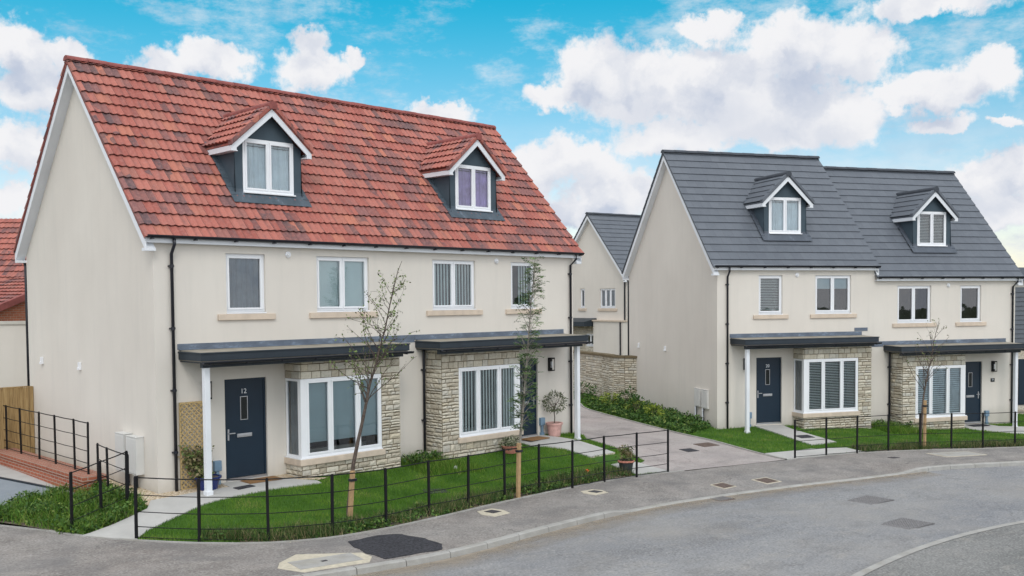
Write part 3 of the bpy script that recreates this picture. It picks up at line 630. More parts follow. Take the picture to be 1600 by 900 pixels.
def bay(root,x0,x1,zo,winx,open_side,kind,seed):
    """stone bay standing .6 m in front of the wall; open_side -1: window wraps its left corner, +1: right corner"""
    y=-.62; zb=-.8+zo; zt=2.70+zo; wz0,wz1=.475+zo,2.185+zo
    TF=lambda u,d,z:(u,y+d,z); TL=lambda u,d,z:(x0+d,u,z); TR=lambda u,d,z:(x1-d,u,z)
    a,b=winx; m=MB()
    if open_side<0: fo=(x0-.1,b,.26+zo,wz1); so=(y-.1,.1,.26+zo,wz1)
    else: fo=(a,x1+.1,.26+zo,wz1); so=(y-.1,.1,.26+zo,wz1)
    stones(m,TF,x0,x1,zb,zt,[fo],seed,big_top=wz1)
    stones(m,TL,y,0,zb,zt,[so] if open_side<0 else [],seed+1,big_top=wz1)
    stones(m,TR,y,0,zb,zt,[so] if open_side>0 else [],seed+2,big_top=wz1)
    # mortar core: front band pieces with the opening left out
    e=.004
    def core(xa,xb,za,zc,ya=y+e,yb=-.002): m.box(xa,xb,ya,yb,za,zc,1)
    core(x0+e,x1-e,zb,.26+zo); core(x0+e,x1-e,wz1,zt)
    if open_side<0: core(fo[1],x1-e,.26+zo,wz1)
    else: core(x0+e,fo[0],.26+zo,wz1)
    by=m.build('stone_bay',['rubble_stone','stone_mortar'],root,recalc=True)
    # sill that follows the corner
    s=MB(); 
    if open_side<0: s.box(x0-.07,b+.06,y-.075,y+.12,.26+zo,.40+zo); s.box(x0-.07,x0+.1,y+.12,-.002,.26+zo,.40+zo)
    else: s.box(a-.06,x1+.07,y-.075,y+.12,.26+zo,.40+zo); s.box(x1-.1,x1+.07,y+.12,-.002,.26+zo,.40+zo)
    s.build('stone_sill','sandstone_sill',by,bevel=.012)
    c=.12 # white corner post
    if open_side<0:
        fr=window(root,TF,x0+c-.02,b,wz0-.05,wz1,[1.02,1.25,1.02],kind,d0=-.01,cill=False)
        fr2=window(root,TL,y+.06,-.015,wz0-.05,wz1,[1],'net',d0=-.01,cill=False,sashes=False)
        p=MB(); p.box(x0-.012,x0+c-.02,y-.012,y+.059,wz0-.05,wz1-.001); p.box(x0-.06,b,y-.05,y+.06,wz0-.075,wz0-.05); p.box(x0-.06,x0+.05,y+.06,-.012,wz0-.075,wz0-.05)
    else:
        fr=window(root,TF,a,x1-c+.02,wz0-.05,wz1,[1.02,1.25,1.02],kind,d0=-.01,cill=False)
        fr2=window(root,TR,y+.06,-.015,wz0-.05,wz1,[1],kind,d0=-.01,cill=False,sashes=False)
        p=MB(); p.box(x1-c+.02,x1+.012,y-.012,y+.059,wz0-.05,wz1-.001); p.box(a,x1+.06,y-.05,y+.06,wz0-.075,wz0-.05); p.box(x1-.05,x1+.06,y+.06,-.012,wz0-.075,wz0-.05)
    p.build('corner_post','white_upvc',fr,bevel=.004)
def dormer(root,xc,zo,tile,ridge,curtain,amp):
    yf=.78; hw=.87; zb=6.24+zo; ze=7.47+zo; sl2=.90; za=ze+hw*sl2-.02
    T=lambda u,d,z:(u,yf+d,z); wx0,wx1,wz0,wz1=xc-.66,xc+.66,6.39+zo,7.60+zo
    m=MB(); U=[xc-hw,wx0,wx1,xc+hw]
    zr=lambda y:ZT+SL*y+zo
    grid_wall(m,T,xc-hw,xc+hw,zb-.1,7.44+zo,[(wx0,wx1,wz0,7.44+zo)],reveal=.06,room=.5)
    # upper part over the window: trapezium with the window head let in
    top=lambda u:za-abs(u-xc)*sl2
    m.face([T(xc-hw,0,7.44+zo),T(wx0,0,7.44+zo),T(wx0,0,min(top(wx0),wz1)),T(xc-hw,0,top(xc-hw))])
    m.face([T(wx1,0,7.44+zo),T(xc+hw,0,7.44+zo),T(xc+hw,0,top(xc+hw)),T(wx1,0,min(top(wx1),wz1))])
    m.face([T(wx0,0,wz1),T(wx1,0,wz1),T(xc,0,za)]) if top(wx0)<=wz1 else m.face([T(wx0,0,wz1),T(wx1,0,wz1),T(wx1,0,top(wx1)),T(xc,0,za),T(wx0,0,top(wx0))])
    for s in (-1,1):
        x=xc+s*hw; yb=(ze+.12-ZT-zo)/SL+.1
        m.face([(x,yf,zb-.1),(x,yf,ze),(x,yb,ze),(x,yf-.05,zb-.1)])
        m.face([(x,yf,ze),(x,yb,ze),(x,yb,ze+.1),(x,yf,ze+.1)])
    d=m.build('dormer',['dormer_grey','dark_room'],root,recalc=False)
    # tiled roof
    r=MB(); zrid=8.40+zo; hr=1.06; Ls=hr*math.sqrt(1+sl2*sl2); yfr=.56; ybk=(zrid-ZT-zo)/SL+.05
    z0=zrid-hr*sl2
    tile_plane(r,yfr,ybk,None,z0,1,sl2,Ls,gauge=.29,amp=amp,inv=xc-hr); tile_plane(r,yfr,ybk,None,z0,-1,sl2,Ls,gauge=.29,amp=amp,inv=xc+hr)
    pr=[(-hr+.02,z0-.02),(0,zrid-.035),(hr-.02,z0-.02),(hr-.02,z0-.07),(0,zrid-.1),(-hr+.02,z0-.07)]
    r.prism([(xc+a,b) for a,b in pr],lambda a,b,t:(a,t,b),yfr+.01,ybk)
    # thick verge tiles on the front edge
    for s in (-1,1):
        for i in range(4):
            t0,t1=i/4,(i+1)/4; xa=xc+s*hr*(1-t0);xb=xc+s*hr*(1-t1)+s*-.0; zA=z0+hr*sl2*t0;zB=z0+hr*sl2*t1
            r.prism([(xa,zA-.06),(xb,zB-.06),(xb,zB+.035),(xa,zA+.06)],lambda a,b,t:(a,t,b),yfr-.03,yfr+.13)
    dr=r.build('dormer_roof',tile,root,recalc=False)
    q=MB(); nn=5
    for i in range(nn):
        a=yfr-.04+(ybk-yfr)*i/nn;b=yfr-.04+(ybk-yfr)*(i+1)/nn
        q.prism([(xc+.11*math.cos(t),zrid-.03+.10*math.sin(t)) for t in [PI*k/8 for k in range(9)]]+[(xc-.09,zrid-.11),(xc+.09,zrid-.11)],lambda a_,b_,t:(a_,t,b_),a,b-.005)
    q.build('ridge_tiles',ridge,dr)
    w=MB(); 
    for s in (-1,1):
        xa=xc+s*(hr-.02); ti=z0-.065; h=.165
        w.prism([(xc,zrid-.105),(xa,ti),(xa,ti-h*.75),(xa-s*.13,ti-h*.75),(xa-s*.13,ti-h+.12),(xc,zrid-.105-h)],lambda a,b,t:(a,t,b),yfr+.02,yfr+.045)
        ybf=(ti-ZT-zo)/SL+.05
        w.prism([(xa,ti),(xa-s*.02,ti),(xa-s*.02,ti-.12),(xa,ti-.12)],lambda a,b,t:(a,t,b),yfr+.046,ybf)
        w.prism([(xa-s*.02,ti-.10),(xc+s*hw,ti-.10),(xc+s*hw,ti-.12),(xa-s*.02,ti-.12)],lambda a,b,t:(a,t,b),yfr+.046,ybf)
    w.build('bargeboard','white_board',dr)
    window(root,T,wx0,wx1,wz0,wz1,[1,1],curtain,d0=-.012)
    # lead apron and cheek soakers
    f=MB(); ya,yc_=yf-.24,yf-.01
    f.face([(xc-hw-.12,ya,zr(ya)+.10),(xc+hw+.12,ya,zr(ya)+.10),(xc+hw+.10,yc_,zr(yc_)+.105),(xc-hw-.10,yc_,zr(yc_)+.105)])
    f.face([(xc-hw-.10,yc_,zr(yc_)+.105),(xc+hw+.10,yc_,zr(yc_)+.105),(xc+hw+.01,yf-.006,zr(yf)+.16),(xc-hw-.01,yf-.006,zr(yf)+.16)])
    for s in (-1,1):
        xo=xc+s*(hw+.14); xi=xc+s*(hw+.004); ye=1.86
        f.face([(xo,ya,zr(ya)+.10),(xi,ya,zr(ya)+.105),(xi,ye,zr(ye)+.105),(xo,ye,zr(ye)+.10)])
        f.face([(xi,yf-.01,zr(yf)+.05),(xi,ye,zr(ye)+.05),(xi,ye,zr(ye)+.14),(xi,yf-.01,zr(yf)+.14)])
        n=6
        for i in range(n):
            y0=yf-.1+(ye-yf)*i/n; f.box(min(xo,xi),max(xo,xi),y0,y0+.05,zr(y0)+.06,zr(y0)+.13)
    f.build('lead_flashing','lead_apron' if 'red' in tile else 'lead_apron_grey',d,recalc=False)
ZB=-.9
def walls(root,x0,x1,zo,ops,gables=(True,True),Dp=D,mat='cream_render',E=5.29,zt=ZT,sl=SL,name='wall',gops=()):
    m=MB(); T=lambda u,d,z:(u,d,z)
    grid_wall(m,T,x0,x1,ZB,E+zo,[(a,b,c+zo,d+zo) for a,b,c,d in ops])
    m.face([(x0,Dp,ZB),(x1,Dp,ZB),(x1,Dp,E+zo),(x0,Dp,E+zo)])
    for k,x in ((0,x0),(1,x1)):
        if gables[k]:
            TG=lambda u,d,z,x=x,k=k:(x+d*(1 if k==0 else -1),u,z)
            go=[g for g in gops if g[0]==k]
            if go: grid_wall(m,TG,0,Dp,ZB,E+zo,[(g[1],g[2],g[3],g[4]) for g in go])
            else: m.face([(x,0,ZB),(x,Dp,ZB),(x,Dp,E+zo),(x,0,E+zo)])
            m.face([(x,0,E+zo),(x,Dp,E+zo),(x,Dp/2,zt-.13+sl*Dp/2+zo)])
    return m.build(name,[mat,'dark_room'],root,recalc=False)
def semi(root,step,tile,ridge,amp,cfg):
    """one pair of semi-detached houses; step = height drop of the right-hand half"""
    TF=lambda u,d,z:(u,d,z)
    up=[(1.62,2.57),(3.91,5.40),(7.40,8.89),(10.22,11.18)]; mid=W/2
    doors=[(1.53,2.55),(10.24,11.26)]
    bo=[(3.2,5.6,.5,2.15),(7.3,9.75,.5,2.15)]
    o1=[(a,b,3.68,4.95) for a,b in up[:2]]+[(doors[0][0],doors[0][1],.03,2.24),bo[0]]
    o2=[(a,b,3.68,4.95) for a,b in up[2:]]+[(doors[1][0],doors[1][1],.03,2.24),bo[1]]
    if step==0:
        walls(root,0,W,0,o1+o2); main_roof(root,-.25,W+.25,tile,ridge,0,amp); barge(root,0,-1); barge(root,W,1); eaves(root,-.2,W+.2)
    else:
        walls(root,0,mid,0,o1); walls(root,mid,W,-step,o2,(False,True))
        main_roof(root,-.25,mid+.10,tile,ridge,0,amp); main_roof(root,mid+.0,W+.25,tile,ridge,-step,amp)
        barge(root,0,-1); barge(root,W,1,-step); barge(root,mid,1,0,o=.08)
        eaves(root,-.2,mid+.06); eaves(root,mid+.0,W+.2,-step)
    for k,(a,b) in enumerate(up):
        zo=0 if k<2 else -step
        n=[1] if b-a<1.2 else [1,1]
        window(root,TF,a,b,3.68+zo,4.95+zo,n,cfg['up'][k],sill=(a-.22,b+.22,3.515+zo,3.645+zo))
    for k,(a,b) in enumerate(doors):
        front_door(root,a,b,0 if k==0 else -step,k==1,cfg['num'][k])
    bay(root,3.03,5.80,0,(3.03,5.24),-1,cfg['bay'][0],cfg['seed']); bay(root,7.13,9.90,-step,(7.70,9.90),1,cfg['bay'][1],cfg['seed']+7)
    canopy(root,.50,5.84,0,-.97,(.70,-.78,cfg['pz'][0])); canopy(root,6.80,W-.45,-step,-.97,(12.07,-.78,cfg['pz'][1]))
    f=MB(); f.box(5.865,6.775,-.012,-.001,2.86-step,3.045-step*(.0 if step==0 else 1)); f.build('lead_flashing','lead',root)
    dormer(root,3.17,0,tile,ridge,cfg['dorm'][0],amp); dormer(root,9.56,-step,tile,ridge,cfg['dorm'][1],amp)
    lamp(root,1.09,2.05); lamp(root,11.76,2.05-step)
    vent(root,3.15,4.96); vent(root,9.66,4.96-step)
    downpipe(root,.37,0,5.2,ZB+.3,.0,-.2); downpipe(root,12.62,0,5.2-step,ZB+.3,.10,-.2); downpipe(root,7.03,0,2.7-step,ZB+.3,0,-.06)
    # rear downpipe, seen past the gable
    m=MB(); m.tube([(-.0,D+.21,5.2),(-.0,D+.2,5.05),(.0,D+.07,4.85),(0,D+.07,-.2)],.034,10); m.build('downpipe','black_plastic',root,smooth=True)
A=empty('semi_detached_houses',(0,0,0),label='large cream rendered pair of houses with a red tiled roof and two dormers',cat='house')
semi(A,0,'red_tile','red_ridge',.013,dict(up=['net','roller','vertical','vertical:.42'],num=['12',None],bay=['roller_part:.83','vertical'],seed=11,pz=(-.1,-.2),dorm=['curtain','purple']))
B=empty('semi_detached_houses',(BOX,BOY,-.535),BAN,label='cream rendered pair of houses with a dark grey stepped roof across the driveway',cat='house')
B.scale=(1,1,1.055)
semi(B,.36,'grey_tile','grey_ridge',0,dict(up=['venetian','roller_part:.33',None,None],num=['20',None],bay=['venetian','shutter'],seed=31,pz=(-.2,-.55),dorm=['curtain','venetian']))
f=MB(); f.box(5.55,6.1,-.02,-.002,3.06,3.17); f.build('lead_flashing','lead',B)
# small plaque by the right-hand grey-roofed door
m=MB(); m.box(11.66,11.84,-.015,-.001,.95+.18,1.08+.18); pl=m.build('number_plaque','dark_glass',B); text_mesh('24',.09,'plaque_number','white_board',pl,(11.75,-.018,1.18),(PI/2,0,0),.002)
# gable-end meter cupboards and vents
def gbox(root,y0,y1,z0,z1,legs=None,d=.18):
    m=MB(); m.box(-d,-.001,y0,y1,z0,z1); m.box(-d-.008,-.002,y0-.01,y1+.01,z1,z1+.02); m.box(-d-.012,-d-.001,y0+.02,y1-.02,z0+.03,z1-.03)
    o=m.build('meter_box','meter_plastic',root,bevel=.006)
    if legs:
        g=MB()
        for yy,mat in legs: g.box(-.09,-.03,yy-.02,yy+.02,z0-.75,z0-.001)
        g.build('cable_duct','white_board',o)
        g=MB(); g.tube([(-.06,legs[0][0]-.07,z0-.001),(-.06,legs[0][0]-.07,z0-.6)],.014,6); g.build('cable','black_plastic',o)
gbox(A,1.17,1.62,.32,1.12,[(1.3,0)]); gbox(A,.60,1.08,.32,1.10,[(.9,0)])
gbox(B,1.10,1.50,.58,1.17,[(1.42,0)],.07); gbox(B,.56,.98,.55,1.17,[(.9,0)],.07)
for rt,yy,zz in ((A,6.22,2.5),(A,3.85,2.46),(B,6.2,2.45),(B,3.88,2.42)):
    m=MB(); m.box(-.05,-.001,yy-.05,yy+.05,zz-.09,zz+.09); m.box(-.07,-.05,yy-.05,yy+.05,zz-.09,zz-.03); m.build('flue_vent','white_upvc',rt,bevel=.004)
# ------------------------------------------------------------------ background buildings
Hc=empty('gable_fronted_house',(33.59,14.57,-.1),R(-11),label='small cream gable-fronted house with a grey roof seen between the two pairs',cat='house')
TC=lambda u,d,z:(d,u,z)
walls(Hc,0,7.5,0,[],Dp=6.3,gops=[(0,.95,2.3,3.55,4.62),(0,3.7,4.12,3.55,4.65),(0,2.5,3.6,1.35,2.05)])
main_roof(Hc,-.25,7.7,'grey_tile','grey_ridge',0,0,Dp=6.3); barge(Hc,0,-1,Dp=6.3); eaves(Hc,-.2,7.6,Dp=6.3)
window(Hc,TC,.95,2.3,3.55,4.62,[1,1,1],'net',sill=(.8,2.45,3.36,3.5)); window(Hc,TC,3.7,4.12,3.55,4.65,[1],None,sill=(3.55,4.27,3.36,3.5)); window(Hc,TC,2.5,3.6,1.35,2.05,[1,1,1],None)
m=MB(); m.prism([(-.9,2.5),(-.9,2.75),(0,2.95),(0,2.5)],lambda a,b,t:(a,t,b),2.62,5.6); m.build('canopy_roof','fascia_blue',Hc)
m=MB(); m.box(-.3,-.001,-.05,2.55,-.8,2.78); m.box(-.36,-.001,-.1,2.6,2.78,2.86,1); m.build('porch_wall',['cream_render','sandstone_sill'],Hc)
m=MB(); TS=lambda u,d,z:(d,u,z); stones(m,TS,2.6,6.3,-.5,2.5,[(2.45,3.65,1.3,2.1)],5); m.build('stone_panel','rubble_stone',Hc)
m=MB(); m.tube([(-.34,.15,2.75),(-.34,.15,-.3)],.04,8); m.tube([(-.06,.1,5.1),(-.06,.1,2.87)],.04,8); m.build('downpipe','black_plastic',Hc)
# right-hand neighbour, a sliver at the edge of the picture
Hd=empty('clad_house',(39.9,-4.0,-1.2),R(-40),label='neighbour house with grey boarded upper storey and navy door at the right edge',cat='house')
m=MB(); m.box(-1,6,0,6,-.5,5.85); m.build('wall','cream_render',Hd)
m=MB()
for i in range(13): m.prism([(-.03,0),(-.07,0),(-.04,.2),(-.03,.2)],lambda a,b,t,i=i:(t,a,b+2.75+.21*i),-1.05,6)
m.box(-1.02,6,-.03,-.001,2.75,5.5); m.build('cladding','grey_tile',Hd)
m=MB(); stones(m,lambda u,d,z:(u,d,z),-1,6,-.5,2.7,[(-.6,.6,.0,2.2)],77); m.build('stone_wall','rubble_stone',Hd)
m=MB(); m.box(-.6,.6,-.05,.0-.001,.1,2.2); m.build('door','door_navy',Hd)
m=MB(); m.prism([(-.3,5.80),(3,6.5),(6.3,5.80)],lambda a,b,t:(t,a,b),-1.2,6.2); m.build('roof','grey_ridge',Hd)
# left neighbour with red roof
Hn=empty('brick_house',(-4.5,23.6,-.75),R(-43),label='red roofed house with its long roof behind the left gable wall',cat='house')
m=MB(); m.box(-6,14,0,6,-.5,5.5); m.build('wall','far_brick',Hn)
mb=MB(); tile_plane(mb,-6.2,14.2,-.25,5.35,1,.76,4.1,amp=.013); tile_plane(mb,-6.2,14.2,6.25,5.35,-1,.76,4.1,amp=.013); rn=mb.build('roof','red_tile_far',Hn,recalc=False)
m=MB(); m.prism([(-.2,5.3),(3,7.75),(6.2,5.3)],lambda a,b,t:(t,a,b),-6.1,14.1); m.build('roof_deck','red_ridge',rn)
m=MB(); m.box(-6.2,14.2,-.4,-.26,5.25,5.37); m.build('gutter','black_plastic',Hn)
# brick garage with tiled roof in front of it: local (5,0) is the near eaves corner
gx,gy=.12,9.2
Hg=empty('brick_garage',(0,0,0),0,label='low brick building with a pink-red tiled roof behind the pale rendered wall',cat='garage')
def place(px,py,dep): 
    d=F_+RX*((px-800)/1543.5)-UX*((py-531.6)/1543.5); return CAM+d*dep
c0=place(-8,478,30.5); azg=R(-66); Hg.rotation_euler=(0,0,azg); ge=3.72
Hg.location=(c0[0]-6*math.cos(azg),c0[1]-6*math.sin(azg),0)
m=MB(); m.prism([(0,-.6),(0,ge),(3.6,ge+1.2),(7.2,ge),(7.2,-.6)],lambda a,b,t:(t,a,b),0,6); m.build('wall','far_brick',Hg)
mb=MB(); tile_plane(mb,-.2,6.15,-.25,ge+.02,1,.34,4.07,amp=.008); tile_plane(mb,-.2,6.15,7.45,ge+.02,-1,.34,4.07,amp=.008); rg=mb.build('roof','red_tile_far',Hg,recalc=False)
m=MB(); 
for s,ya in ((1,-.25),(-1,7.45)): m.prism([(ya,ge-.13),(3.6,ge+1.18),(3.6,ge+1.38),(ya,ge+.08)],lambda a,b,t:(t,a,b),6.02,6.17)
m.build('verge','red_ridge',rg)
# pale rendered boundary wall
p0=place(-70,508,27.3);p1=place(75,509,27.9)
wl=empty('rendered_wall',(p0[0],p0[1],0),math.atan2(p1[1]-p0[1],p1[0]-p0[0]),label='tall pale rendered wall with stone coping behind the timber fence',cat='wall'); LL=math.dist(p0[:2],p1[:2])
m=MB(); m.box(0,LL,0,.25,-.5,p0[2]); m.build('wall_panel','cream_render',wl); m=MB(); m.box(-.03,LL,-.04,.29,p0[2]+.001,p0[2]+.09); m.build('coping','brick_garage_coping',wl)
# timber fence on the gable's far end
tf=empty('timber_fence',(0,6.95,0),0,label='brown close-boarded timber fence panel joined to the red-roofed gable',cat='fence')
m=MB(); x=-4.2
while x<-.12: m.box(x,x+.118,-.02-.012*((int(x*8.3))%2),.0,.02,1.80+.004*math.sin(x*9)); x+=.12
m.build('boards','fence_wood',tf)
for xx in (-.10,-1.9,-3.7):
    m=MB(); m.box(xx,xx+.09,-.05 if xx>-.2 else .001,.09,-.1,1.82); m.build('post','fence_wood',tf)
m=MB(); m.box(-4.2,-.12,-.035,.03,1.802,1.835); m.build('capping','fence_wood',tf)
# curved stone wall between the houses
sw=empty('stone_wall',(0,0,0),0,label='curved coursed rubble stone wall between the two pairs of houses',cat='wall')
def seg_stone(mb,a,b,z0,z1,seed):
    L=math.dist(a,b); ux,uy=(b[0]-a[0])/L,(b[1]-a[1])/L
    T=lambda u,d,z:(a[0]+ux*u-uy*d,a[1]+uy*u+ux*d,z)
    stones(mb,T,0,L,z0,z1,[],seed)
    for q in (((0,0),(L,0)),((0,.3),(L,.3))): pass
    pts=[T(0,.003,z0),T(L,.003,z0),T(L,.003,z1),T(0,.003,z1)]; mb.face(pts,1); pts=[T(0,.3,z0),T(L,.3,z0),T(L,.3,z1),T(0,.3,z1)]; mb.face(pts,1)
    mb.face([T(0,.003,z1),T(L,.003,z1),T(L,.3,z1),T(0,.3,z1)],1)
m=MB(); sp_=[(25.2,12.3),(24.4,10.6),(23.72,9.3),(23.2,8.1),(22.85,7.2),(22.62,6.6),(22.72,5.95),(22.9,5.2)]
# the wall faces the drive (its left side as it runs from the back to the front)
sp_=[(26.0,14.2),(24.9,11.6),(23.75,9.0),(23.05,7.5),(22.55,6.7),(22.35,6.3),(22.45,5.8),(22.75,5.35)]
for i in range(len(sp_)-1): seg_stone(m,sp_[i],sp_[i+1],-.6,1.52,200+i)
m.build('wall_stones',['rubble_stone','stone_mortar'],sw,recalc=False)
m=MB()
for i in range(len(sp_)-1):
    a,b=sp_[i],sp_[i+1]; L=math.dist(a,b); ux,uy=(b[0]-a[0])/L,(b[1]-a[1])/L
    P=lambda u,d,z:(a[0]+ux*u-uy*d,a[1]+uy*u+ux*d,z)
    m.prism([(-.07,1.525),(.36,1.525),(.36,1.61),(-.07,1.61)],lambda p,q,t:P(t,p,q),-.01,L+.01)
m.build('coping','stone_mortar',sw)
# ------------------------------------------------------------------ ground sheets
def inpoly(x,y,P):
    c=False; n=len(P); j=n-1
    for i in range(n):
        if (P[i][1]>y)!=(P[j][1]>y) and x<(P[j][0]-P[i][0])*(y-P[i][1])/(P[j][1]-P[i][1])+P[i][0]: c=not c
        j=i
    return c
def sheet(name,poly,fn,off,mat,step=.5,parent=None,thick=0,**k):
    bm=bmesh.new(); vs=[bm.verts.new((x,y,0)) for x,y in poly]; f=bm.faces.new(vs); bm.normal_update()
    if f.normal.z<0: f.normal_flip()
    bmesh.ops.triangulate(bm,faces=bm.faces[:])
    xs=[p[0] for p in poly]; ys=[p[1] for p in poly]
    if step:
        for ax,lo,hi in ((0,min(xs),max(xs)),(1,min(ys),max(ys))):
            t=math.ceil(lo/step)*step
            while t<hi:
                co=[0,0,0];no=[0,0,0];co[ax]=t;no[ax]=1
                bmesh.ops.bisect_plane(bm,geom=bm.verts[:]+bm.edges[:]+bm.faces[:],dist=1e-5,plane_co=co,plane_no=no); t+=step
    for v in bm.verts: v.co.z=fn(v.co.x,v.co.y)+off
    if thick:
        r=bmesh.ops.extrude_face_region(bm,geom=bm.faces[:])
        for v in [g for g in r['geom'] if isinstance(g,bmesh.types.BMVert)]: v.co.z-=thick
        bmesh.ops.recalc_face_normals(bm,faces=bm.faces)
    me=bpy.data.meshes.new(name); bm.to_mesh(me); bm.free(); me.materials.append(MATS[mat]); me.uv_layers.new(name='UVMap')
    o=bpy.data.objects.new(name,me); C.objects.link(o)
    if parent: o.parent=parent
    return tag(o,**k)
# terrain out to the horizon
m=MB(); xs=[-600,-200,-60,-40,60,90,200,600]; ys=[-600,-200,-60,0,60,200,600]
for i in range(len(xs)-1):
    for j in range(len(ys)-1):
        q=[(xs[i],ys[j]),(xs[i+1],ys[j]),(xs[i+1],ys[j+1]),(xs[i],ys[j+1])]; m.face([(a,b,road(a,b)-.45) for a,b in q])
tag(m.build('terrain','terrain_ground'),kind='structure')
ED=[(-3.6,3.4),(-3.2,2.0),(-2.78,.79),(-2.32,-.21),(-2.0,-1.12),(-1.42,-2.17),(-.73,-3.09),(-.22,-3.6),(.25,-3.95),(1.18,-4.31),(2.43,-4.38),(4.17,-4.2),(5.37,-4.03),(7.09,-3.83),(9.06,-3.68),(10.96,-3.72),(12.35,-3.92),(15.06,-4.42),(17.12,-4.85),(19.25,-5.35),(20.37,-5.8),(21.97,-6.6),(23.4,-7.5),(25.17,-8.46),(28,-10),(33,-14)]
EC=catmull(ED,.4)
def offset(P,d):
    o=[]
    for i,p in enumerate(P):
        a=P[max(i-1,0)];b=P[min(i+1,len(P)-1)]; L=math.dist(a,b) or 1; o.append((p[0]-(b[1]-a[1])/L*d,p[1]+(b[0]-a[0])/L*d))
    return o
KF=offset(KC,-.14)   # road side of the kerb
road_poly=KF[::2]+[(60,-40),(60,-70),(-60,-70),(-60,-4)]
sheet('road',road_poly,road,-.11,'road_asphalt',step=4,kind='structure')
pv=[(p[0],p[1]) for p in EC]+[(36,-17)]+[(p[0],p[1]) for p in KC[::-1] if p[0]<36]+[(-16,6),(-6,8)]
sheet('pavement',pv,pave,0,'pavement_asphalt',step=.6,kind='structure')
# kerb stones
m=MB(); acc=0; i=0
arc=[0]
for a,b in zip(KC[:-1],KC[1:]): arc.append(arc[-1]+math.dist(a,b))
arc=np.array(arc); kx=np.array([p[0] for p in KC]); ky=np.array([p[1] for p in KC])
t=0
while t<arc[-1]-.92:
    q=[]
    for k in range(4):
        s=t+.008+(.899)*k/3; x=float(np.interp(s,arc,kx)); y=float(np.interp(s,arc,ky)); x2=float(np.interp(s+.05,arc,kx))-float(np.interp(s-.05,arc,kx)); y2=float(np.interp(s+.05,arc,ky))-float(np.interp(s-.05,arc,ky)); L=math.hypot(x2,y2)
        nx,ny=y2/L,-x2/L; zt=road(x,y)+.006-.085*drop(x); zb=road(x,y)-.2
        q.append([(x-nx*.0,y-ny*.0,zb),(x,y,zt),(x+nx*.105,y+ny*.105,zt),(x+nx*.132,y+ny*.132,zt-.018),(x+nx*.15,y+ny*.15,zb)])
    for k in range(3):
        for c in range(4): m.face([q[k][c],q[k+1][c],q[k+1][c+1],q[k][c+1]])
    m.face(q[0]); m.face(q[3][::-1]); t+=.915
tag(m.build('kerb','kerb_concrete',recalc=False),kind='structure')
m=MB(); EC2=offset(EC,.055)
for i in range(len(EC)-1):
    if math.dist(EC[i],(14.5,-4.3))<2.1 : continue
    (a,b),(c,d)=EC[i],EC2[i]; (e,f),(g,h)=EC[i+1],EC2[i+1]; z1=road(a,b)+.022;z2=road(e,f)+.022
    m.face([(a,b,z1),(e,f,z2),(g,h,z2),(c,d,z1)]); m.face([(a,b,z1),(e,f,z2),(e,f,z2-.05),(a,b,z1-.05)]); m.face([(c,d,z1),(g,h,z2),(g,h,z2-.08),(c,d,z1-.08)])
tag(m.build('edging_strip','kerb_concrete',recalc=False),kind='structure')
n=NB('road_dust',1,.05); n.col((.36,.31,.25)); tb=n.N.new('ShaderNodeBsdfTransparent'); mxx=n.N.new('ShaderNodeMixShader'); oo=[q for q in n.N if q.type=='OUTPUT_MATERIAL'][0]
sx=n.N.new('ShaderNodeSeparateXYZ'); n.L.new(n.uv(),sx.inputs[0]); fac=n.ma('MULTIPLY',n.mr(sx.outputs[1],0,1,1,0),n.mr(n.noise(1.7,6,.65),.3,.62,.15,.95)); n.L.new(fac,mxx.inputs[0]); n.L.new(tb.outputs[0],mxx.inputs[1]); n.L.new(n.b.outputs[0],mxx.inputs[2]); n.L.new(mxx.outputs[0],oo.inputs[0])
for nme,base_,wd in (('road_dust',offset(KC[30:110],-.15),-.75),('road_dust',offset(KC[30:110],-.15),-.28)):
    m=MB(); qq=offset(base_,wd); dz=-.104 if wd<-.5 else -.098
    for i in range(len(base_)-1):
        (a,b),(c,d)=base_[i],qq[i]; (e,f),(g_,h)=base_[i+1],qq[i+1]
        m.face([(a,b,road(a,b)+dz),(e,f,road(e,f)+dz),(g_,h,road(g_,h)+dz),(c,d,road(c,d)+dz)],0,[(0,0),(1,0),(1,1),(0,1)])
    tag(m.build(nme,'road_dust',recalc=False),kind='structure')
# near side flush kerb and pavement
NK=catmull([(-4,-14.2),(0,-13.1),(3,-12.4),(5,-12.1),(6.6,-11.93),(8.4,-11.86),(10,-11.92),(11.5,-12.1),(13,-12.42),(15.5,-13.3),(18.5,-15),(22,-18.2),(25,-22),(28,-28)],.4); NK2=offset(NK,-.15)
sheet('near_pavement',NK2+[(28,-60),(-20,-60),(-20,-20)],road,-.075,'near_pavement',step=2,kind='structure')
m=MB()
for i in range(len(NK)-1):
    (a,b),(c,d)=NK[i],NK2[i]; (e,f),(g,h)=NK[i+1],NK2[i+1]; z1=road(a,b)-.068;z2=road(e,f)-.068
    m.face([(a,b,z1),(e,f,z2),(g,h,z2),(c,d,z1)]); m.face([(a,b,z1),(e,f,z2),(e,f,z2-.08),(a,b,z1-.08)])
tag(m.build('near_kerb','kerb_concrete',recalc=False),kind='structure')
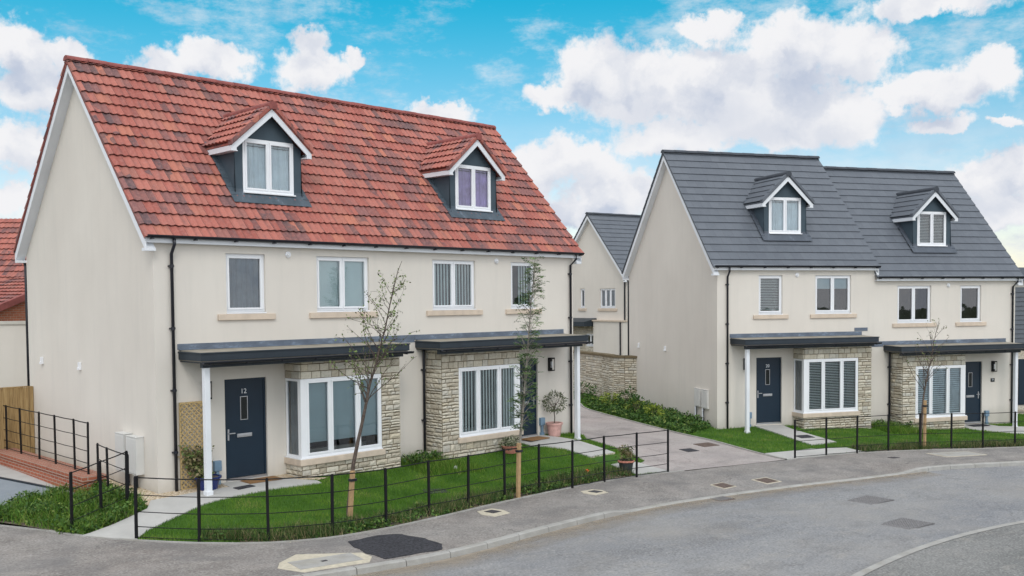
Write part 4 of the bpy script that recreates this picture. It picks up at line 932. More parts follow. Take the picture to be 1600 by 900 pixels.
# driveway between the pairs
DRV=[(12.36,-3.86),(12.27,-3.2),(12.3,-2.85),(12.62,-2.75),(12.86,-1.9),(12.74,-1.44),(12.5,-.75),(12.95,-.25),(13.0,7.6),(12.5,20),(26,22),(26.6,14.2),(24.0,10.6),(22.0,8.0),(20.6,6.6),(19.5,5.2),(18.42,2.16),(17.5,-1.66),(16.72,-4.70),(15.06,-4.38),(13.6,-4.06)]
sheet('driveway',DRV,garden,.0,'driveway_asphalt',step=.6,kind='structure')
def strip(poly,w,h,name,fn,off,mat):
    P=catmull(poly,.4); Q=offset(P,w); m=MB()
    for i in range(len(P)-1):
        (a,b),(c,d)=P[i],Q[i]; (e,f),(g,hh)=P[i+1],Q[i+1]; z1=fn(a,b)+off;z2=fn(e,f)+off
        m.face([(a,b,z1),(e,f,z2),(g,hh,z2),(c,d,z1)]); m.face([(a,b,z1),(e,f,z2),(e,f,z2-h),(a,b,z1-h)]); m.face([(c,d,z1),(g,hh,z2),(g,hh,z2-h),(c,d,z1-h)])
    return tag(m.build(name,mat,recalc=False),kind='structure')
strip([(20.6,6.6),(19.5,5.2),(18.42,2.16),(17.5,-1.66),(16.72,-4.70)],.05,.1,'driveway_edging',garden,.035,'kerb_concrete')
LAWNA=[(p[0],p[1]) for p in EC2 if -1.45<p[0]<12.2]+[(12.27,-3.2),(12.3,-2.85),(12.62,-2.75),(12.86,-1.9),(12.74,-1.44),(12.5,-.75),(12.95,-.25),(12.78,.05),(0,.05),(-.5,.05),(-.9,-.6),(-1.2,-1.5)]
sheet('lawn_ground',LAWNA,garden,-.004,'lawn_ground',step=.5,kind='structure')
LAWNB=[(p[0],p[1]) for p in EC2 if p[0]>16.75]+[(36,-8),(34,-4),Bw(12.9,.05),Bw(0,.05),Bw(.05,7.1),(22.7,5.4),(22.3,6.3),(22.6,6.9),(23.6,9.0),(22.0,8.0),(20.6,6.6),(19.5,5.2),(18.45,2.16),(17.53,-1.66)]
sheet('lawn_ground',LAWNB,garden,-.004,'lawn_ground',step=.6,kind='structure')
soilA=[p for p in EC2 if -.6<p[0]<11.2]; soilA=soilA+[(p[0],p[1]) for p in offset(soilA,.42)[::-1]]
sheet('soil_strip',soilA,garden,.012,'soil',step=.4,kind='structure')
soilB=[p for p in EC2 if 20.3<p[0]<30]; soilB=soilB+[(p[0],p[1]) for p in offset(soilB,.3)[::-1]]
sheet('soil_strip',soilB,garden,.012,'soil',step=.4,kind='structure')
PATH1=[(-2.0,-1.13),(-1.43,-2.13),(-1.05,-1.72),(-.54,-1.5),(.42,-1.2),(1.18,-1.18),(2.33,-1.16),(3.18,-1.15),(3.2,-.95),(2.9,-.66),(2.62,-.2),(2.6,.06),(1.4,.06),(1.35,-.47),(.25,-.42),(-.31,-.32),(-.53,-.65)]
GRAV=[(1.4,.04),(1.36,-.50),(.3,-.6),(-.2,-.5),(-.45,-.55),(-.55,0),(-.7,1.0),(-.5,2.0),(-.5,6.9),(.02,6.9),(.02,.04)]
sheet('gravel',GRAV,garden,.012,'gravel',step=.4,kind='structure')
GR2=[(2.6,.04),(2.62,-.2),(2.9,-.66),(3.3,-.9),(3.6,-.8),(3.1,-.62),(3.03,.04)]
sheet('gravel',GR2,garden,.014,'gravel',step=.3,kind='structure')
sheet('garden_path',PATH1,garden,.022,'paving_slab',step=.45,thick=.05,kind='structure')
PATH2=[(10.2,.05),(10.15,-.75),(10.75,-1.45),(11.05,-2.15),(12.2,-2.05),(11.85,-.95),(11.45,-.4),(11.4,.05)]
def slab(name,poly,z,thick,mat='paving_slab'):
    m=MB(); m.prism(poly,lambda a,b,t:(a,b,t),z-thick,z); return tag(m.build(name,mat,bevel=.01),kind='structure')
g=lambda x,y:garden(x,y)
sheet('garden_path',PATH2,garden,.03,'paving_slab',step=.4,thick=.06,kind='structure')
m=MB(); stones(m,lambda u,d,z:(11.0+u*.99,-2.16+u*.1+d,z),0,1.2,-.42,garden(11.6,-2.1)+.02,[],55); m.build('step_riser','rubble_stone'); tag(bpy.context.scene.objects['step_riser'],kind='structure')
STEP2=[(11.0,-2.18),(10.95,-2.62),(12.0,-2.66),(12.15,-2.1)]; zs2=garden(11.5,-2.4)-.06
slab('path_step',STEP2,zs2,.2)
m=MB(); stones(m,lambda u,d,z:(10.95+u,-2.66+d,z),0,1.05,-.62,zs2-.05,[],56); tag(m.build('step_riser','rubble_stone'),kind='structure')
SLAB2=[(11.2,-2.72),(11.18,-3.6),(12.36,-3.78),(12.26,-2.9),(12.1,-2.72)]
sheet('garden_path',SLAB2,garden,.02,'paving_slab',step=.4,thick=.05,kind='structure')
PB=[(21.13,-1.12),(22.15,-1.60),(21.95,-2.32),(21.08,-4.2),(19.78,-3.95),(20.93,-1.75)]
PB=[Bw(1.45,.02),Bw(2.55,.02),(21.7,-2.1),(21.0,-4.1),(19.85,-3.85),(20.75,-1.9)]
sheet('garden_path',PB,garden,.03,'paving_slab',step=.4,thick=.08,kind='structure')
SB=[(17.2,-3.75),(19.2,-4.15),(20.4,-4.75),(20.1,-5.55),(19.25,-5.25),(16.85,-4.72)]
sheet('garden_path',SB,garden,.01,'paving_slab',step=.4,thick=.05,kind='structure')
PB2=[Bw(10.2,.02),Bw(11.3,.02),Bw(11.5,-.6),(31.6,-8.0),(30.6,-9.1),(28.5,-7.2),Bw(9.9,-.9)]
sheet('garden_path',PB2,garden,.02,'paving_slab',step=.5,thick=.05,kind='structure')
# left side: bed, drive, light paving
BED=[(-3.2,2.0),(-2.78,.83),(-2.34,-.22),(-2.0,-1.08),(-.55,-.63),(-.5,-.3),(-.5,1.3),(-1.28,1.5),(-1.9,1.9)]
BED=[(-2.95,1.35),(-2.74,.83),(-2.28,-.22),(-1.96,-1.08),(-.55,-.63),(-.5,-.3),(-.5,1.25),(-1.05,1.5),(-1.3,2.2)]
sheet('planting_bed',BED,garden,.002,'soil',step=.4,kind='structure')
DR=[(-3.55,3.4),(-3.15,2.0),(-2.98,1.38),(-1.28,2.25),(-1.12,2.6),(-1.6,5.0),(-2.2,8),(-7,10)]
sheet('side_drive',DR,garden,.004,'drive_blue',step=.6,kind='structure')
LP=[(-1.28,2.22),(-1.02,1.5),(-.95,1.5),(-.98,6.93),(-4,9),(-2.15,8),(-1.56,5.0),(-1.09,2.6)]
sheet('side_path',LP,garden,.010,'paving_slab',step=.6,kind='structure')
strip([(-2.3,8.2),(-1.58,5.0),(-1.12,2.6),(-1.28,2.22),(-2.1,1.82),(-2.96,1.36)],.05,.1,'drive_edging',garden,.03,'fascia_blue')
# ------------------------------------------------------------------ brick retaining wall
bw=empty('brick_retaining_wall',(0,0,0),label='low red brick retaining wall carrying the side railing beside the gable',cat='wall')
m=MB(); m.box(-.98,-.52,1.32,6.9,-.5,.20); m.build('brickwork','red_brick',bw)
m=MB(); y=1.30
while y<6.88: m.box(-1.01,-.49,y,y+.065,.205,.305); y+=.075
m.box(-1.0,-.5,1.305,6.9,.2,.29,1); m.build('brick_coping',['red_brick','stone_mortar'],bw)
# ------------------------------------------------------------------ railings
def railing(name,posts,label,H=1.15,zf=None,rails=(.012,.285,.55,.785,.95),fn=garden):
    rt=empty(name,(posts[0][0],posts[0][1],0),label=label,cat='railing'); base=Vector((posts[0][0],posts[0][1],0)); tops=[]
    for i,p in enumerate(posts):
        x,y=p[:2]; z=p[2] if len(p)>2 else fn(x,y)
        a=posts[min(i+1,len(posts)-1)];b=posts[max(i-1,0)]; an=math.atan2(a[1]-b[1],a[0]-b[0])
        m=MB(); dx,dy=math.cos(an),math.sin(an); lean=.012*math.sin(i*2.3+len(posts))
        def T(u,d,zz,x=x,y=y,dx=dx,dy=dy,z=z,lean=lean): return (x-base.x+dx*u-dy*d+lean*(zz-z),y-base.y+dy*u+dx*d,zz)
        m.T=T; m.box(-.026,.026,-.016,.016,z-.25,z+H-.02); m.box(-.020,.020,-.012,.012,z+H-.02,z+H); m.T=None
        m.build('post','black_iron',rt); tops.append(Vector((x-base.x+lean*.6,y-base.y,z)))
    for j,fz in enumerate(rails):
        m=MB(); pts=[]
        for i,t in enumerate(tops):
            pts.append(t+Vector((0,0,H*(1-fz)-.01)))
            if i<len(tops)-1: pts.append((t+tops[i+1])/2+Vector((0,0,H*(1-fz)-.016)))
        m.tube(pts,.0115 if j==0 else .0085,6); m.build('rail','black_iron',rt,smooth=True)
    return rt
PA=[(-1.37,-2.03),(-.65,-3.0),(.29,-3.76),(1.38,-4.17),(2.57,-4.24),(3.85,-4.0),(4.98,-3.94),(6.22,-3.78),(7.42,-3.69),(8.54,-3.72),(9.79,-3.67),(10.98,-3.75),(12.2,-3.84)]
railing('railing_fence',PA,'long curved black estate railing along the lawn of the red-roofed pair')
PBF=[(17.17,-4.76),(18.41,-5.1),(19.64,-5.47),(20.86,-5.9),(22.01,-6.4),(22.9,-7.03),(23.88,-7.64),(25.11,-8.2),(26.4,-9.1),(27.6,-10.0)]
railing('railing_fence',PBF,'black estate railing in front of the grey-roofed pair')
railing('railing_fence',[(-.72,y,.30) for y in (7.7,6.75,5.75,4.55,3.55,2.45)]+[(-.76,1.62,.3)],'black railing standing on the brick wall beside the timber fence',H=1.11)
railing('railing_fence',[(-.72,1.22,-.12),(-.74,.68,-.15),(-.76,-.3,-.19)],'short black railing run from the end of the brick wall to the path',H=1.12,rails=(.012,.285,.55,.785))
railing('railing_fence',[(-2.02,-.76),(-1.36,-.48),(-.80,-.34)],'short black railing across the weedy corner bed on the left',rails=(.012,.285,.55,.785))
# ------------------------------------------------------------------ covers in pavement and road
def cover(name,outer,inner,fn,label,om='mortar_pad',im='cast_iron',off=.006,group=None,cat='cover'):
    cx=sum(p[0] for p in outer)/len(outer);cy=sum(p[1] for p in outer)/len(outer)
    rt=empty(name,(cx,cy,0),label=label,cat=cat,group=group)
    def sh(nme,poly,o,mt):
        q=sheet(nme,[(x,y) for x,y in poly],fn,o,mt,step=0,thick=.02); 
        for v in q.data.vertices: v.co.x-=cx;v.co.y-=cy
        q.parent=rt; return q
    if om: sh('surround',outer,off,om)
    q=sh('lid',inner,off+.006,im)
    return rt
CF=lambda x,y:pave(x,y)
cover('chamber_cover',[(-.62,-5.55),(-.41,-5.26),(.1,-4.95),(1.0,-5.6),(.95,-5.95),(.7,-6.22),(-.45,-6.05)],[(-.30,-5.33),(.83,-5.5),(.73,-6.02),(-.40,-5.88)],road,'large pale rectangular chamber cover set in cement by the kerb',im='kerb_concrete')
m=MB(); m.box(-.05,.05,-.03,.03,0,.006); o=m.build('lifting_hole','cast_iron',bpy.data.objects['chamber_cover']); o.location=(.0,-.02,road(.2,-5.7)+.014)
def quad(cx,cy,w,h,an):
    c,s=math.cos(an),math.sin(an); return [(cx+c*a-s*b,cy+s*a+c*b) for a,b in ((-w/2,-h/2),(w/2,-h/2),(w/2,h/2),(-w/2,h/2))]
cover('stop_tap_cover',[(4.80,-4.93),(5.30,-4.88),(5.42,-4.55),(5.36,-4.25),(4.9,-4.3),(4.74,-4.6)],quad(5.13,-4.53,.26,.26,.1),CF,'small black water cover in cement, nearest the dark tarmac patch')
cover('stop_tap_cover',[(8.2,-4.72),(8.68,-4.72),(8.82,-4.4),(8.74,-4.17),(8.33,-4.16),(8.18,-4.4)],quad(8.55,-4.43,.24,.26,.05),CF,'small black water cover in cement by the middle of the long railing')
cover('drain_cover',quad(11.74,-5.85,.50,.44,-.05),quad(11.74,-5.85,.42,.36,-.05),CF,'brown cover, left one of two in the pavement by the driveway mouth',im='rust_iron')
cover('drain_cover',quad(13.22,-6.17,.60,.50,-.1),quad(13.22,-6.17,.48,.40,-.1),CF,'brown cover with pale rim, right one of two by the driveway mouth',im='rust_iron')
cover('chamber_cover',quad(21.78,-7.62,1.6,.85,-.42),quad(21.78,-7.62,1.45,.72,-.42),CF,'pale rectangular cover in the pavement before the grey-roofed pair',om='mortar_pad',im='kerb_concrete')
cover('drain_cover',quad(19.55,-6.66,.36,.26,-.3),quad(19.55,-6.66,.3,.2,-.3),CF,'tiny dark cover in the pavement before the grey-roofed pair',om=None)
cover('drain_cover',quad(15.42,-2.26,.5,.36,-.1),quad(15.42,-2.26,.5,.36,-.1),garden,'dark grey square cover in the shared driveway',om=None,im='asphalt_patch')
cover('drain_cover',quad(16.7,-2.0,.72,.45,-.1),quad(16.7,-2.0,.72,.45,-.1),garden,'brownish cover in the driveway beside the grey one',om=None,im='rust_iron')
def grate(cx,cy,w,h,an,label,slots,fn,off,name='gully_grate',pat=0):
    rt=empty(name,(cx,cy,fn(cx,cy)+off),an,label=label,cat='grate')
    m=MB(); m.box(-w/2,w/2,-h/2,h/2,-.05,.0); m.build('frame','rust_iron' if not pat else 'worn_iron_base',rt)
    m=MB()
    for i in range(slots): x=-w/2+.05+(w-.1)*i/(slots-1); m.box(x-.010,x+.010,-h/2+.05,h/2-.05,.0005,.012)
    if pat:
        for i in range(slots): y=-h/2+.05+(h-.1)*i/(slots-1); m.box(-w/2+.05,w/2-.05,y-.008,y+.008,.001,.0105)
    m.build('grate_bars','worn_iron',rt)
grate(10.48,-6.62,.5,.42,-.15,'iron gully grate in the road against the dropped kerb',8,road,-.102)
mh='iron manhole cover with chequered top, '
grate(12.9,-9.05,.95,.7,-.1,mh+'farther one in the road',12,road,-.104,'manhole_cover',1)
grate(10.9,-10.78,.95,.72,-.1,mh+'nearer one in the road',12,road,-.104,'manhole_cover',1)
_tp=[(x+.025*math.sin(i*2.1)+.015*math.sin(i*5.3),y+.025*math.cos(i*1.7)) for i,(x,y) in enumerate(catmull([(1.31,-4.78),(1.75,-4.74),(2.3,-4.84),(2.46,-5.5),(2.25,-6.30),(1.4,-6.26),(1.03,-6.24),(1.05,-5.7),(1.15,-5.2)],.14))]
cover('tarmac_patch',_tp,_tp,road,'dark fresh tarmac patch in the pavement beside the pale chamber cover',om=None,im='asphalt_patch',cat='patch')
cover('path_drain_cover',quad(19.9+.95,-3.05,.55,.4,-.4),quad(19.9+.95,-3.05,.55,.4,-.4),lambda x,y:garden(x,y)+.03,'grey square cover set in the path to the left door of the grey-roofed pair',om=None,im='asphalt_patch')
cover('path_drain_cover',quad(1.55,-.72,.42,.2,.1),quad(1.55,-.72,.42,.2,.1),lambda x,y:garden(x,y)+.022,'small grey drain cover below the door numbered 12',om=None,im='asphalt_patch')
cover('lawn_inspection_cover',quad(5.3,-2.5,.55,.3,-.2),quad(5.3,-2.5,.55,.3,-.2),garden,'dark cover half hidden in the lawn behind the railing',om=None,im='asphalt_patch')
# ------------------------------------------------------------------ leaves
def blades(name,pts,hmin,hmax,width,mat,seed=0,parent=None,lean=.5,patchy=0,**k):
    rg=np.random.default_rng(seed); P=np.array(pts,float); n=len(P)
    h=rg.uniform(hmin,hmax,n); a=rg.uniform(0,2*PI,n); ln=rg.uniform(.05,lean,n)*h; b=rg.uniform(0,2*PI,n); w=width*rg.uniform(.6,1.3,n)
    dx,dy=np.cos(a)*w/2,np.sin(a)*w/2
    v=np.empty((n,3,3)); v[:,0]=P-np.stack([dx,dy,np.zeros(n)],1); v[:,1]=P+np.stack([dx,dy,np.zeros(n)],1); v[:,2]=P+np.stack([np.cos(b)*ln,np.sin(b)*ln,h],1)
    rn=rg.random(n)
    if patchy:
        X,Y=P[:,0],P[:,1]; q=np.sin(X*2.1+1.7*np.sin(Y*1.7))*np.sin(Y*2.9+X*.6)+.6*np.sin(X*5.3+Y*3.1+2*np.sin(Y*2.2)); rn=np.clip(rn*.5+.27+q*.24*patchy,0,1)
    return trimesh(name,v.reshape(-1,3),n,3,mat,rn,parent,**k)
def trimesh(name,v,n,s,mat,rn,parent=None,**k):
    me=bpy.data.meshes.new(name); me.vertices.add(n*s); me.vertices.foreach_set('co',v.ravel()); me.loops.add(n*s); me.loops.foreach_set('vertex_index',np.arange(n*s)); me.polygons.add(n)
    me.polygons.foreach_set('loop_start',np.arange(0,n*s,s)); me.update(calc_edges=True); u=me.uv_layers.new(name='UVMap'); uv=np.zeros((n*s,2)); uv[:,0]=np.repeat(rn,s); uv[:,1]=.5; u.data.foreach_set('uv',uv.ravel())
    me.materials.append(MATS[mat]); o=bpy.data.objects.new(name,me); C.objects.link(o)
    if parent: o.parent=parent
    return tag(o,**k)
def leaves(name,pts,size,mat,seed=0,parent=None,asp=.5,droop=.3,tone=None,**k):
    rg=np.random.default_rng(seed); P=np.array(pts,float); n=len(P)
    d=rg.normal(size=(n,3)); d[:,2]-=droop; d/=np.linalg.norm(d,axis=1)[:,None]; e=np.cross(d,rg.normal(size=(n,3))); e/=np.linalg.norm(e,axis=1)[:,None]
    L=size*rg.uniform(.6,1.3,n)[:,None]; v=np.empty((n,4,3)); v[:,0]=P; v[:,1]=P+d*L*.5+e*L*asp*.5; v[:,2]=P+d*L; v[:,3]=P+d*L*.5-e*L*asp*.5
    return trimesh(name,v.reshape(-1,3),n,4,mat,rg.random(n) if tone is None else np.clip(tone+rg.normal(0,.15,n),0,1),parent,**k)
def scatter(poly,n,seed,excl=(),fn=garden,clump=None,zo=0):
    rnd=random.Random(seed); xs=[p[0] for p in poly];ys=[p[1] for p in poly]; out=[]; tries=0
    while len(out)<n and tries<n*30:
        tries+=1; x=rnd.uniform(min(xs),max(xs)); y=rnd.uniform(min(ys),max(ys))
        if not inpoly(x,y,poly) or any(inpoly(x,y,e) for e in excl): continue
        if clump and rnd.random()>clump(x,y): continue
        out.append((x,y,0))
    A_=np.array(out); # batched heights
    r2=(GC[None,:,0]-A_[:,0:1])**2+(GC[None,:,1]-A_[:,1:2])**2
    A_[:,2]=_k(r2)@_w[:-3]+_w[-3]+_w[-2]*A_[:,0]+_w[-1]*A_[:,1]+zo
    return A_
bayA1=[(2.95,.1),(2.95,-.72),(5.85,-.72),(5.85,.1)];bayA2=[(7.05,.1),(7.05,-.72),(9.98,-.72),(9.98,.1)]
exA=[PATH1,GRAV,GR2,PATH2,STEP2,SLAB2,bayA1,bayA2,soilA]
bayB1=[Bw(2.95,.1),Bw(2.95,-.72),Bw(5.85,-.72),Bw(5.85,.1)];bayB2=[Bw(7.05,.1),Bw(7.05,-.72),Bw(9.98,-.72),Bw(9.98,.1)]
HB=[Bw(0,0),Bw(12.8,0),Bw(12.8,7.2),Bw(0,7.2)]
exB=[PB,SB,PB2,bayB1,bayB2,HB,soilB]
blades('lawn_grass',scatter(LAWNA,60000,1,exA),.03,.07,.010,'grass_blade',1,patchy=1,label='short green lawn grass before the red-roofed pair',cat='grass',kind='stuff')
LB2=[p for p in LAWNB if p[0]<33]
blades('lawn_grass',scatter(LAWNB,60000,2,exB),.035,.08,.013,'grass_blade',2,patchy=1,label='short green lawn grass before the grey-roofed pair',cat='grass',kind='stuff')
def clumpf(sc,thr):
    def f(x,y):
        v=math.sin(x*sc+1.3*math.sin(y*sc*.7))*math.sin(y*sc*1.1+x*.9)+.5*math.sin(x*sc*2.7+y*sc*1.9); return 1 if v>thr else .12
    return f
def band(P,a,b): return offset(P,a)+offset(P,b)[::-1]
rg=np.random.default_rng(5)
def mound(poly,n,hmax,seed,clump=None,excl=()):
    P=scatter(poly,n,seed,excl,clump=clump); r=np.random.default_rng(seed); hh=hmax*(.45+.55*np.abs(np.sin(P[:,0]*3.1+1.7*np.sin(P[:,1]*2.3))*np.cos(P[:,1]*2.9+P[:,0]))); P[:,2]+=r.random(n if len(P)==n else len(P))*hh; return P
eA=[p for p in EC2 if -1.0<p[0]<11.3]; wA=band(eA,.03,.62)
blades('weed_strip',scatter(wA,9000,3,[PATH1,SLAB2],clump=clumpf(2.6,.1)),.07,.3,.015,'weed_leaf',3,lean=.9,label='ragged weeds and long grass along the foot of the long curved railing',cat='weeds',kind='stuff')
leaves('weed_leaves',mound(wA,9000,.2,4,clumpf(2.1,.1),[PATH1,SLAB2]),.07,'hedge_leaf',4,asp=.5,label='broad leaved weeds growing through the foot of the long curved railing',cat='weeds',kind='stuff')
eB=[p for p in EC2 if 19.6<p[0]<30]; wB=band(eB,.03,.75)
blades('weed_strip',scatter(wB,12000,5,[PB2,SB],clump=clumpf(2.2,-.2)),.07,.26,.016,'weed_leaf',5,lean=.9,label='ragged weeds along the foot of the railing by the grey-roofed pair',cat='weeds',kind='stuff')
leaves('bed_weeds',mound(BED,11000,.28,7,clumpf(2.3,-.2)),.08,'hedge_leaf',7,asp=.4,label='thick weeds filling the corner bed at the left of the path',cat='weeds',kind='stuff')
blades('bed_grass',scatter(BED,5000,8),.10,.34,.014,'grass_blade',8,lean=.9,label='long grass in the corner bed at the left of the path',cat='grass',kind='stuff')
leaves('bed_leaves',mound([(-2.2,-.6),(-1.9,-1.0),(-1.4,-.85),(-1.5,-.3),(-2.0,0)],1100,.2,9),.12,'bright_leaf',9,asp=.45,tone=.2,label='pale green weed clump at the front of the corner bed',cat='weeds',kind='stuff')
# greenery along the gable of the grey-roofed pair
GB=[(19.6,5.0),(18.6,2.3),(17.9,-.4),Bw(-.05,.3),Bw(-.05,7.0),(22.4,5.4),(22.2,6.2),(22.4,6.9),(21.4,7.2),(20.6,6.3)]
leaves('shrub_bed',mound(GB,12000,.27,10,clump=clumpf(1.3,-.5),excl=[HB]),.11,'hedge_leaf',10,asp=.5,label='low green planting along the gable beside the driveway',cat='plants',kind='stuff')
def bush(name,x,y,r,h,n,mat,label,seed,size=.1,group=None,tone=None):
    rt=empty(name,(x,y,garden(x,y)),label=label,cat='shrub',group=group); g=np.random.default_rng(seed)
    u=g.normal(size=(n,3)); u/=np.linalg.norm(u,axis=1)[:,None]; rr=g.uniform(.35,1,n)[:,None]**.6; P=u*rr*np.array([r,r,h/2])*(1+.25*np.sin(u[:,:1]*7+seed)); P[:,2]+=h/2
    leaves('foliage',P,size,mat,seed,rt,asp=.5,tone=tone)
    m=MB()
    for k in range(5): a=k*1.26; m.tube([(0,0,-.05),(math.cos(a)*r*.3,math.sin(a)*r*.3,h*.5),(math.cos(a)*r*.6,math.sin(a)*r*.6,h*.85)],[.012,.008,.004],5)
    m.build('stem','bark',rt)
for i,(x,y,r,h,mt,lb) in enumerate([(20.3,3.6,.35,.45,'bright_leaf','yellow-green shrub near the meter boxes of the grey-roofed gable'),(19.6,2.2,.3,.5,'bright_leaf','yellow-green shrub halfway along the grey-roofed gable, first from the drive mouth'),(20.9,5.3,.4,.55,'bright_leaf','yellow-green shrub at the foot of the curved stone wall'),(19.75,3.1,.35,.7,'hedge_leaf','dark upright shrub halfway along the grey-roofed gable'),(21.0,4.5,.4,.75,'hedge_leaf','taller dark shrub where the curved stone wall meets the gable'),(21.9,7.6,.6,.7,'hedge_leaf','dark shrub against the far part of the curved stone wall')]):
    bush('low_shrub',x,y,r,h,420,mt,lb,40+i,tone=.7 if mt=='bright_leaf' else .3)
# arching plant in the recess between the bays
def arching(x,y,n,h,label,seed,parent=None):
    rt=empty('arching_plant',(x,y,garden(x,y)),label=label,cat='plant'); r=random.Random(seed); m=MB(); P=[]
    for k in range(n):
        a=r.uniform(0,2*PI); L=r.uniform(.5,1)*h; pts=[Vector((math.cos(a)*L*.7*t,math.sin(a)*L*.7*t,L*(1.5*t-1.1*t*t))) for t in (0,.25,.5,.75,1)]; m.tube(pts,[.006,.005,.004,.003,.002],4); 
        for q in range(14): t=r.random(); P.append((math.cos(a)*L*.7*t,math.sin(a)*L*.7*t,L*(1.5*t-1.1*t*t)))
    m.build('stem','bark',rt); leaves('foliage',P,.11,'hedge_leaf',seed,rt,asp=.35)
arching(6.15,-.75,16,.6,'dark arching plant at the right end of the nearer stone bay',3); arching(6.75,-.55,16,.55,'dark arching plant at the foot of the downpipe between the bays',4)
blades('recess_grass',scatter([(5.9,-.1),(5.9,-1.6),(7.6,-1.8),(7.3,-.7),(7.0,-.1)],3500,12),.06,.24,.012,'grass_blade',12,lean=.8,label='longer grass in the recess between the two stone bays',cat='grass',kind='stuff')
for (u,v,s) in ((6.3,-.6,21),(7.0,-.9,22)):
    x,y=Bw(u,v); arching(x,y,14,.6,['bushy arching plant right of the left bay on the grey-roofed pair','pale arching plant at the stone corner of the grey-roofed pair'][s-21],s)
blades('recess_grass',scatter([Bw(5.9,-.1),Bw(5.9,-1.6),Bw(7.8,-1.8),Bw(7.3,-.7),Bw(7.0,-.1)],3500,13),.08,.32,.014,'grass_blade',13,lean=.8,label='longer grass in the recess between the bays of the grey-roofed pair',cat='grass',kind='stuff')
# fallen stones, soil crumbs
m=MB(); r=random.Random(8)
for k in range(150):
    i=r.randrange(len(eA)-1); x,y=offset(eA,r.uniform(.02,.3))[i]; s=r.uniform(.008,.026); z=garden(x,y); m.lathe([(0,-s*.4),(s,0),(s*.6,s*.6),(0,s*.8)],(x+r.uniform(-.2,.2),y+r.uniform(-.03,.03),z),6)
tag(m.build('pebbles','mortar_pad'),label='scattered pale pebbles in the soil at the foot of the long railing',cat='pebbles',kind='stuff')
# ------------------------------------------------------------------ trees
def interp(curve,t):
    n=len(curve)-1; i=min(int(t*n),n-1); f=t*n-i; return Vector(curve[i])*(1-f)+Vector(curve[i+1])*f
def sapling(name,curve,r0,label,mat,leafmat,nb,blen,leafn,leafs,seed,tmin,stake,top_sub=True,side=(1.2,.35),asp=.55,tip=.004,elr=(.25,1.05),tmax=.86):
    base=Vector(curve[0]); cur=[Vector(p)-base for p in curve]; rt=empty(name,base,label=label,cat='tree'); r=random.Random(seed)
    m=MB(); N_=14; pts=[interp(cur,i/N_)+Vector((r.uniform(-.008,.008),r.uniform(-.008,.008),0)) for i in range(N_+1)]; pts[0].z-=.2
    m.tube(pts,[r0*(1-i/N_)**1.15+tip for i in range(N_+1)],8); m.build('trunk',mat,rt,smooth=True)
    b=MB(); L=[]; cr=Vector((RX[0],RX[1],0))
    for k in range(nb):
        t=tmin+(tmax-tmin)*(k+r.random()*.8)/nb; p=interp(cur,t); a=r.uniform(0,2*PI); ln=blen*(1.15-t)*r.uniform(.55,1.15)
        el=r.uniform(*elr)
        d=Vector((math.cos(a)*math.cos(el),math.sin(a)*math.cos(el),math.sin(el))); q=[p]; n=6
        for s in range(n):
            d=(d+Vector((r.uniform(-.16,.16),r.uniform(-.16,.16),r.uniform(-.05,.10)))).normalized(); q.append(q[-1]+d*ln/n)
        rb=max(.0035,r0*.33*(1-t)+.003)
        b.tube(q,[rb*(1-.75*s/n) for s in range(n+1)],5)
        for s in range(2,n+1):
            for _ in range(leafn): L.append(q[s]+Vector([r.uniform(-.035,.035) for _ in range(3)]))
            if r.random()<.75:
                d2=(d+Vector([r.uniform(-.8,.8) for _ in range(3)])).normalized(); l2=ln*.22*r.uniform(.5,1.3); e=q[s]+d2*l2; b.tube([q[s],(q[s]+e)/2+Vector((0,0,.01)),e],[rb*.45,rb*.35,.002],4)
                for _ in range(leafn+1): L.append(e+Vector([r.uniform(-.04,.04) for _ in range(3)])-d2*l2*r.random()*.6)
    b.build('branch',mat,rt,smooth=True)
    if L: leaves('foliage',L,leafs,leafmat,seed,rt,asp=asp)
    return rt
t1=[(2.12,-3.61,-.41),(2.16,-3.62,.06),(2.23,-3.66,.68),(2.33,-3.73,1.3),(2.45,-3.81,1.92),(2.52,-3.85,2.29),(2.64,-3.95,2.78),(2.75,-4.02,3.28),(2.85,-4.1,3.9),(2.96,-4.17,4.39),(3.04,-4.24,4.67)]
sapling('young_tree',t1,.045,'leaning sapling with sparse small leaves in front of the nearer bay window','bark','purple_leaf',42,1.7,2,.055,5,.38,None,elr=(.35,1.15),tmax=.84)
_t1=[o for o in bpy.data.objects if o.name.startswith('young_tree')][0]
t2=[(6.78,-3.61,-.55),(6.84,-3.62,.24),(6.88,-3.63,.83),(6.94,-3.66,1.41),(6.99,-3.68,1.99),(7.05,-3.7,2.57),(7.12,-3.72,3.44),(7.19,-3.75,4.17),(7.25,-3.78,4.72)]
